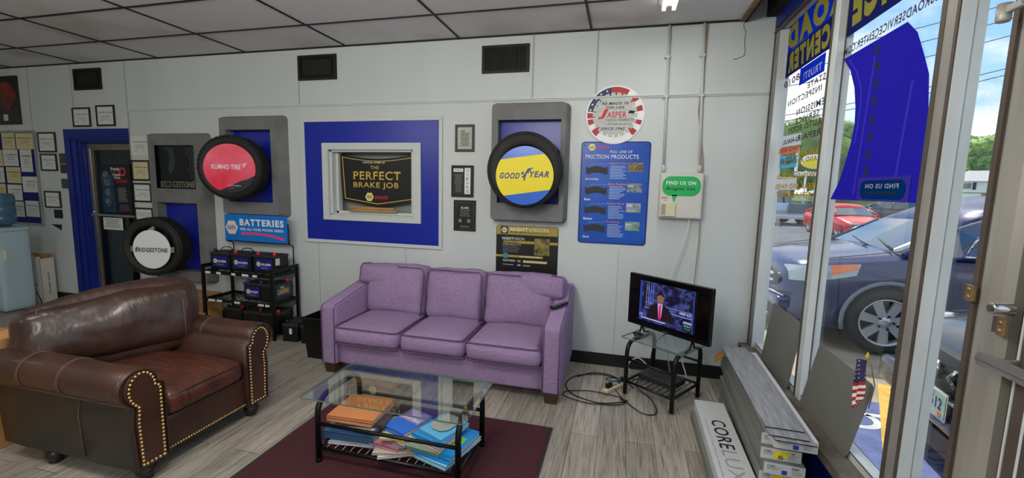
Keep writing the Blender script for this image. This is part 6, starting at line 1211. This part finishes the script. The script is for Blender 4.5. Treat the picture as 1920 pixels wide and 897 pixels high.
# ---- dark sedan with its number plate close to the window
bb_ = [(0, .40, .62, .52), (.06, .27, .74, .72), (.2, .22, .80, .84), (.5, .2, .86, .90), (1.0, .2, .92, .915), (1.5, .2, .955, .915), (3.6, .2, .96, .915), (4.4, .22, .98, .88), (4.8, .32, .92, .78), (4.9, .4, .80, .6)]
bg_ = [(1.35, .93, .96, .60, .80), (1.9, .94, 1.24, .60, .83), (2.35, .94, 1.40, .60, .84), (2.9, .94, 1.43, .60, .84), (3.6, .95, 1.38, .58, .82), (4.35, .96, 1.0, .52, .72)]
def sedan_front(t, p, plate=None):
    m = MB(); m.prism([(-.58, .60), (-.48, .72), (.48, .72), (.58, .60), (.50, .50), (-.50, .50)], 'x', -.01, .10); m.build('grille', TRIMB, t)
    for sy in (-1, 1):
        g = MB()
        for z in (.555, .605, .655): g.tube([(-.012, sy*.09, z), (-.02, sy*.20, z+.005), (-.01, sy*.42, z+.015), (.02, sy*.54, z+.04)], .011, 8)
        g.tube([(-.012, sy*.09, .555), (-.03, sy*.055, .60), (-.012, sy*.09, .655)], .012, 8); g.build('grille_chrome', CHROME, t)
        v = [(.05, sy*.60, .60), (.06, sy*.62, .72), (.35, sy*.86, .80), (.50, sy*.905, .78), (.30, sy*.88, .64)]
        MB().add(v+[(a+.05, b*.97, c) for a, b, c in v], [(0, 1, 2, 3, 4), (5, 6, 7, 8, 9)]+[(k, (k+1) % 5, 5+(k+1) % 5, 5+k) for k in range(5)]).build('headlight', LENS, t)
    MB().rbox(-.06, .10, -.74, .74, .28, .48, .05, 10).build('front_bumper', p, t); MB().prism([(-.5, .14), (.5, .14), (.56, .26), (-.56, .26)], 'x', -.03, .2).build('lower_grille', TRIMB, t)
    s = MB(); s.tube([(.10, -.62, .76), (.10, 0, .765), (.10, .62, .76)], .005, 5); s.tube([(.25, -.70, .83), (.7, -.68, .90), (1.33, -.72, .975)], .004, 5); s.tube([(.25, .70, .83), (.7, .68, .90), (1.33, .72, .975)], .004, 5); s.build('bonnet_seams', TRIMB, t)
    if plate:
        pf = MB().prism(rrect(-.165, .165, -.085, .085, .015), 'x', -.074, -.062).build('plate_frame', CHROME, t); pf.location = (0, 0, .45)
        q = MB().prism(rrect(-.15, .15, -.072, .072, .01), 'x', -.077, -.074).build('number_plate', mat('plate_face', (.80, .88, .86), .4, rgb2=(.62, .78, .72), scale=6), pf)
        o = text('KC-512', 0, 0, .24, .068, NAVY, q, y=0, bold=.02); place(o, (-.0785, .12, -.028), (0, -1, 0), (0, 0, 1)); o = text('SUPPORT', 0, 0, .11, .012, NAVY, q, y=0); place(o, (-.0785, .055, .050), (0, -1, 0), (0, 0, 1))
        MB().prism(rrect(-.125, -.09, -.062, -.038, .005), 'x', -.0785, -.077).build('yellow_sticker', ORG, q)
bk, bp_ = car('sedan', 'black sedan with a pale green number plate parked nose to the window', 'car', 4.87, -1.0, -.10, (.11, .12, .15), bb_, bg_, 4.9, 1.84, (.98, 3.78), .335); sedan_front(bk, bp_, True)
MB().tube([(.05, -.74, .50), (-.05, -.45, .495), (-.07, 0, .49), (-.05, .45, .495), (.05, .74, .50)], .010, 7).build('bumper_strip', CHROME, bk)
sc_in = MB().prism([(-.10, -.12), (.0, -.17), (.12, -.13), (.02, -.10)], 'z', 0, .004) if 0 else None
pk, pp_ = car('parked_car', 'dark violet car parked outside the glass door', 'car', 5.15, -3.35, 0, (.16, .14, .22), bb_, bg_, 4.9, 1.84, (.98, 3.78), .335); sedan_front(pk, pp_); MB().rbox(1.6, 1.78, .93, 1.10, .93, 1.05, .04, 8).build('wing_mirror', pp_, pk)
# ---- cars further off
rb_ = [(0, .34, .52, .50), (.08, .22, .60, .70), (.25, .18, .65, .82), (.7, .18, .74, .85), (1.3, .18, .84, .85), (3.0, .18, .86, .85), (3.7, .24, .88, .82), (4.0, .36, .80, .66)]
rg_ = [(1.15, .83, .86, .58, .76), (1.6, .84, 1.12, .56, .78), (1.95, .85, 1.24, .55, .78), (2.5, .86, 1.26, .54, .78), (3.1, .87, 1.18, .52, .76), (3.75, .88, .92, .48, .68)]
rc, rp_ = car('coupe', 'red sports coupe parked across the lot', 'car', 12.02, 14.6, PI/2+.067, (.82, .08, .12), rb_, rg_, 4.0, 1.70, (.80, 3.05), .30, rimn=5, detail=False)
for sy in (-1, 1): MB().rbox(-.02+.06, .22, sy*.60-.17, sy*.60+.17, .50, .60, .04, 8).build('headlight', LENS, rc)
MB().rbox(-.02, .1, -.3, .3, .26, .36, .03, 6).build('lower_grille', TRIMB, rc); MB().box(-.03, -.0, -.16, .16, .38, .50).build('number_plate', mat('plate_blue', (.55, .75, .85), .4), rc); MB().rbox(1.35, 1.50, .86, 1.02, .84, .95, .03, 6).build('wing_mirror', rp_, rc)
gc, gp_ = car('sedan', 'dark grey sedan parked beyond the red coupe', 'car', 15.5, 26.2, -.53, (.30, .31, .34), bb_, bg_, 4.9, 1.84, (.98, 3.78), .335, detail=False)
MB().rbox(1.5, 1.68, -1.06, -.90, .95, 1.07, .03, 6).build('wing_mirror', gp_, gc)
wcar, wp2 = car('parked_car', 'white car parked beside the far house', 'car', 33.4, 39.5, .2, (.88, .89, .90), bb_, bg_, 4.9, 1.84, (.98, 3.78), .335, detail=False); wcar.location.z = 1.15
tk_ = thing('pickup_truck', 'dark pickup truck with an open door behind the guard rail', 'truck', (10.6, 22.6, 0), .25); tp_ = mat('paint_truck', (.15, .22, .30), .3, coat=.8); trr = []
for s_, zl, zb, w_ in ((-2.6, .5, 1.05, .85), (-2.4, .42, 1.15, .93), (-1.0, .42, 1.2, .96), (1.0, .42, 1.15, .96), (2.2, .42, 1.05, .94), (2.5, .5, .92, .84)): trr.append([Vector((s_, a, b)) for a, b in ((0, zb), (w_*.8, zb), (w_, zb-.12), (w_, zl), (0, zl), (-w_, zl), (-w_, zb-.12), (-w_*.8, zb))])
m = MB(); loft(m, trr); m.build('body', mat('paint_truck_light', (.62, .70, .78), .3, coat=.8), tk_); m = MB(); loft(m, [[Vector((s_, a, b)) for a, b in ((-w_, 1.1), (-w_*.85, z1), (w_*.85, z1), (w_, 1.1))] for s_, z1, w_ in ((-.9, 1.15, .85), (-.6, 1.75, .8), (.6, 1.78, .8), (1.2, 1.15, .85))], smooth=False); m.build('cab', GLS, tk_)
for x in (-1.6, 1.6):
    for y in (-.85, .85): MB().lathe([(.0001, -.12), (.2, -.12), (.37, -.10), (.37, .10), (.2, .12), (.0001, .12)], 'y', (x, y, .37), 24).build('wheel', TYR, tk_)
dd = MB(); dd.box(0, 1.15, -.04, .04, .5, 1.12); dd.box(0, .06, -.04, .04, 1.1, 1.6).box(1.08, 1.15, -.04, .04, 1.1, 1.6).box(0, 1.15, -.04, .04, 1.56, 1.62); do = dd.build('door', tp_, tk_, (.7, -1.0, 0), (0, 0, -.75)); MB().box(.06, 1.08, -.01, .01, 1.1, 1.56).build('window_pane', glass('truck_pane', (.7, .8, .85), 1.0), do)
gr_ = thing('guard_rail', 'silver guard rail with a ribbed band at the edge of the lot', 'guard rail', (8.5, 20.4, 0), .04)
m = MB(); prof = [(-.02, .38), (.03, .43), (-.03, .50), (.03, .57), (-.02, .64), (-.01, .64), (.04, .57), (-.02, .50), (.04, .43), (-.01, .38)]; m.prism(prof, 'x', 0, 4.3); m.build('rail_band', mat('galvanised', (.78, .80, .83), .35, metal=.5), gr_)
for x in (.4, 2.2, 4.0): MB().box(x-.06, x+.06, .03, .15, -.02, .60).build('post', GAL, gr_)
db = thing('dumpster', 'bright green waste dumpster beyond the grey wall', 'dumpster', (25.7, 33.4, -.0), .3); MB().box(-.75, 1.6, -.8, .8, .2, 1.55).build('container', mat('dumpster_green', (.35, .76, .36), .5), db, bevel=.03); MB().box(-.8, 1.65, -.85, .85, 1.52, 1.60).build('lid', mat('dumpster_lid', (.30, .68, .33), .5), db); MB().box(-.6, -.4, -.7, .7, -.02, .2).box(1.2, 1.4, -.7, .7, -.02, .2).build('skid', TRIMB, db)
# ---- far house
hs = thing('house', 'white two storey house with a stone base and pale roof beyond the grass', 'house', (32.2, 45.2, 1.25), -.62); hs.scale = (.70, .70, .70); WSD = mat('siding_white', (.88, .89, .90), .7)
MB().box(0, 16, 0, 8, 1.25, 2.75).build('upper_wall', WSD, hs); MB().box(.25, 16, .25, 8, 0, 1.25).build('stone_wall', mat('stone_brown', (.55, .42, .34), .9, rgb2=(.78, .68, .58), scale=9), hs)
m = MB(); m.add([(-.5, -.5, 2.7), (16.5, -.5, 2.7), (16.5, 8.5, 2.7), (-.5, 8.5, 2.7), (1.5, 4, 4.2), (15, 4, 4.2)], [(0, 1, 5, 4), (1, 2, 5), (2, 3, 4, 5), (3, 0, 4), (0, 3, 2, 1)]); m.build('roof', mat('roof_pale', (.70, .69, .68), .8), hs); MB().box(6.5, 7.1, 3.6, 4.2, 3.8, 4.8).build('chimney', WSD, hs)
for x in (1.0, 4.6, 8.2, 11.8):
    wn_ = MB().box(x, x+1.3, -.05, 0, 1.65, 2.5).build('window', WHT, hs); MB().box(x+.08, x+1.22, -.07, -.05, 1.72, 2.43).build('pane', mat('pane_grey', (.45, .48, .50), .2), wn_); sh2 = MB().box(x-.35, x-.03, -.06, 0, 1.62, 2.53).box(x+1.33, x+1.65, -.06, 0, 1.62, 2.53).build('shutters', mat('shutter_navy', (.15, .16, .20), .6), wn_)
MB().box(1.0, 3.2, .18, .25, .4, 1.15).build('garage_window', WHT, hs)
h2 = thing('house', 'small pinkish house half hidden behind the guard rail and truck', 'house', (13.6, 37.5, .1), -.3); MB().box(-3, 3, 0, 5, 0, 1.9).build('wall', mat('siding_pink', (.80, .66, .60), .8), h2); MB().add([(-3.4, -.4, 1.85), (3.4, -.4, 1.85), (3.4, 5.4, 1.85), (-3.4, 5.4, 1.85), (-3.4, 2.5, 3.0), (3.4, 2.5, 3.0)], [(0, 1, 5, 4), (2, 3, 4, 5), (1, 2, 5), (3, 0, 4), (0, 3, 2, 1)]).build('roof', mat('roof_grey', (.45, .44, .45), .8), h2); MB().box(-1.2, .2, -.05, 0, .6, 1.4).build('window', WHT, h2)
# ---- road signs and poles
ps = thing('pole_sign', 'yellow and white advertising sign on two white poles across the street', 'sign', (13.45, 25, -.02)); POLE = mat('pole_white', (.86, .86, .84), .5)
for dx in (-.15, .45): MB().tube([(dx*.8, 0, 0), (dx, 0, 3.0)], .055, 10).build('pole', POLE, ps)
MB().box(-.75, .95, -.05, .05, 2.72, 2.95).build('lower_board', WHT, ps); MB().box(-.75, -.62, -.05, .05, 2.9, 4.35).build('side_post', WHT, ps); MB().disc(.42, 'y', (.25, 0, 3.55), 28, .10, rx=.72).build('oval_board', WHT, ps); bdg = MB().disc(.26, 'y', (.15, -.06, 3.42), 24, .04, rx=.58).build('yellow_oval', YEL, ps)
tag(MB().tube([(21.9, 30.2, -.02), (21.9, 30.2, .9)], .04, 8).box(21.5, 22.4, 30.15, 30.2, .75, 1.25).build('street_sign', mat('sign_pale', (.75, .82, .86), .5)), 'small pale sign on a short post at the edge of the road', 'sign')
for i, (a, b, z) in enumerate(((13.3, 13.05, 0), (10.4, 10.1, 0), (7.45, 7.0, 0), (6.2, 5.95, 0), (9.3, 9.0, 0))):
    zz = (12.2, 11.0, 9.7, 7.2, 6.7)[i]; m = MB(); m.tube([(x, 40+.0*x, zz+(x-14)*.26+.012*(x-30)**2*.3) for x in range(8, 46, 3)], .035, 5)
    tag(m.build('power_line', mat('wire_grey', (.30, .32, .36), .6)), 'thin overhead power line crossing the sky outside the glass door', 'power line', 'overhead power lines')
# ---- trees
LEAF = []
for k, (c1, c2) in enumerate((((.50, .62, .30), (.28, .42, .17)), ((.42, .55, .26), (.22, .36, .14)), ((.58, .70, .34), (.34, .50, .20)))): LEAF.append(mat('leaves_%d' % k, c1, .8, rgb2=c2, scale=.9, detail=6))
BARK = mat('bark', (.33, .27, .21), .9)
def tree(lab, x, y, z, h, r, k, nb=9):
    t = thing('tree', lab, 'tree', (x, y, z), group='trees across the street'); rnd = random.Random(int(x*10+y)); MB().tube([(0, 0, 0), (.1, 0, h*.4), (0, .1, h*.7)], [.28, .2, .1], 8).build('trunk', BARK, t)
    m = MB(); blobs = [(rnd.uniform(-.55, .55)*r, rnd.uniform(-.5, .5)*r, h*rnd.uniform(.35, .85), r*rnd.uniform(.38, .6)) for _ in range(nb)]+[(0, 0, h*.62, r*.72)]
    for bx, by, bz2, br in blobs:
        for _ in range(330):
            u = rnd.uniform(-1, 1); a = rnd.uniform(0, 2*PI); s = math.sqrt(1-u*u); d = Vector((s*math.cos(a), s*math.sin(a), u)); nn = mnoise.noise(d*2.2+Vector((bx, by, bz2))); p = Vector((bx, by, bz2))+d*br*(.92+.30*nn); p.z = min(p.z, h)
            q = .16*rnd.uniform(.7, 1.5)*max(1, r/3.0); e1 = Vector((rnd.gauss(0, 1), rnd.gauss(0, 1), rnd.gauss(0, 1))).normalized(); e2 = e1.cross(d).normalized() if e1.cross(d).length > .1 else Vector((1, 0, 0))
            m.add([p-e1*q, p+e2*q*.6, p+e1*q, p-e2*q*.6], [(0, 1, 2, 3)])
        m.rbox(bx-br*.8, bx+br*.8, by-br*.8, by+br*.8, bz2-br*.8, bz2+br*.8, br*.79, 8, (0, 0, 0), br*.12, rnd.random()*9, 1.0)
    m.build('foliage', LEAF[k], t)
TREES = [(16.5, 50, 7.6, 4.6, 1, 'broad green tree at the far end of the street beside the window frame'), (20.0, 47, 7.4, 4.6, 0, 'round light green tree behind the gold lettering'), (23.6, 50, 7.4, 4.2, 2, 'yellowish green tree seen just beyond the first window post'), (27.5, 53, 7.8, 4.4, 0, 'green tree beside the far side of the blue road film'), (12.6, 47, 6.4, 4.0, 0, 'low green tree behind the pinkish house'), (32.5, 60, 6.6, 4.4, 1, 'tree hidden mostly behind the blue road film'), (42.5, 57, 7.3, 5.0, 2, 'bright green tree rising behind the roof of the white house'), (49.5, 55, 8.0, 5.6, 0, 'tall green tree behind the white house near the door post'), (38.0, 62, 7.0, 4.8, 1, 'dark green tree between the post and the white house'), (60, 50, 8.5, 5.5, 1, 'green tree visible through the glass door')]
for x, y, h, r, k, lab in TREES: tree(lab, x, y, 1.2, h, r, k)
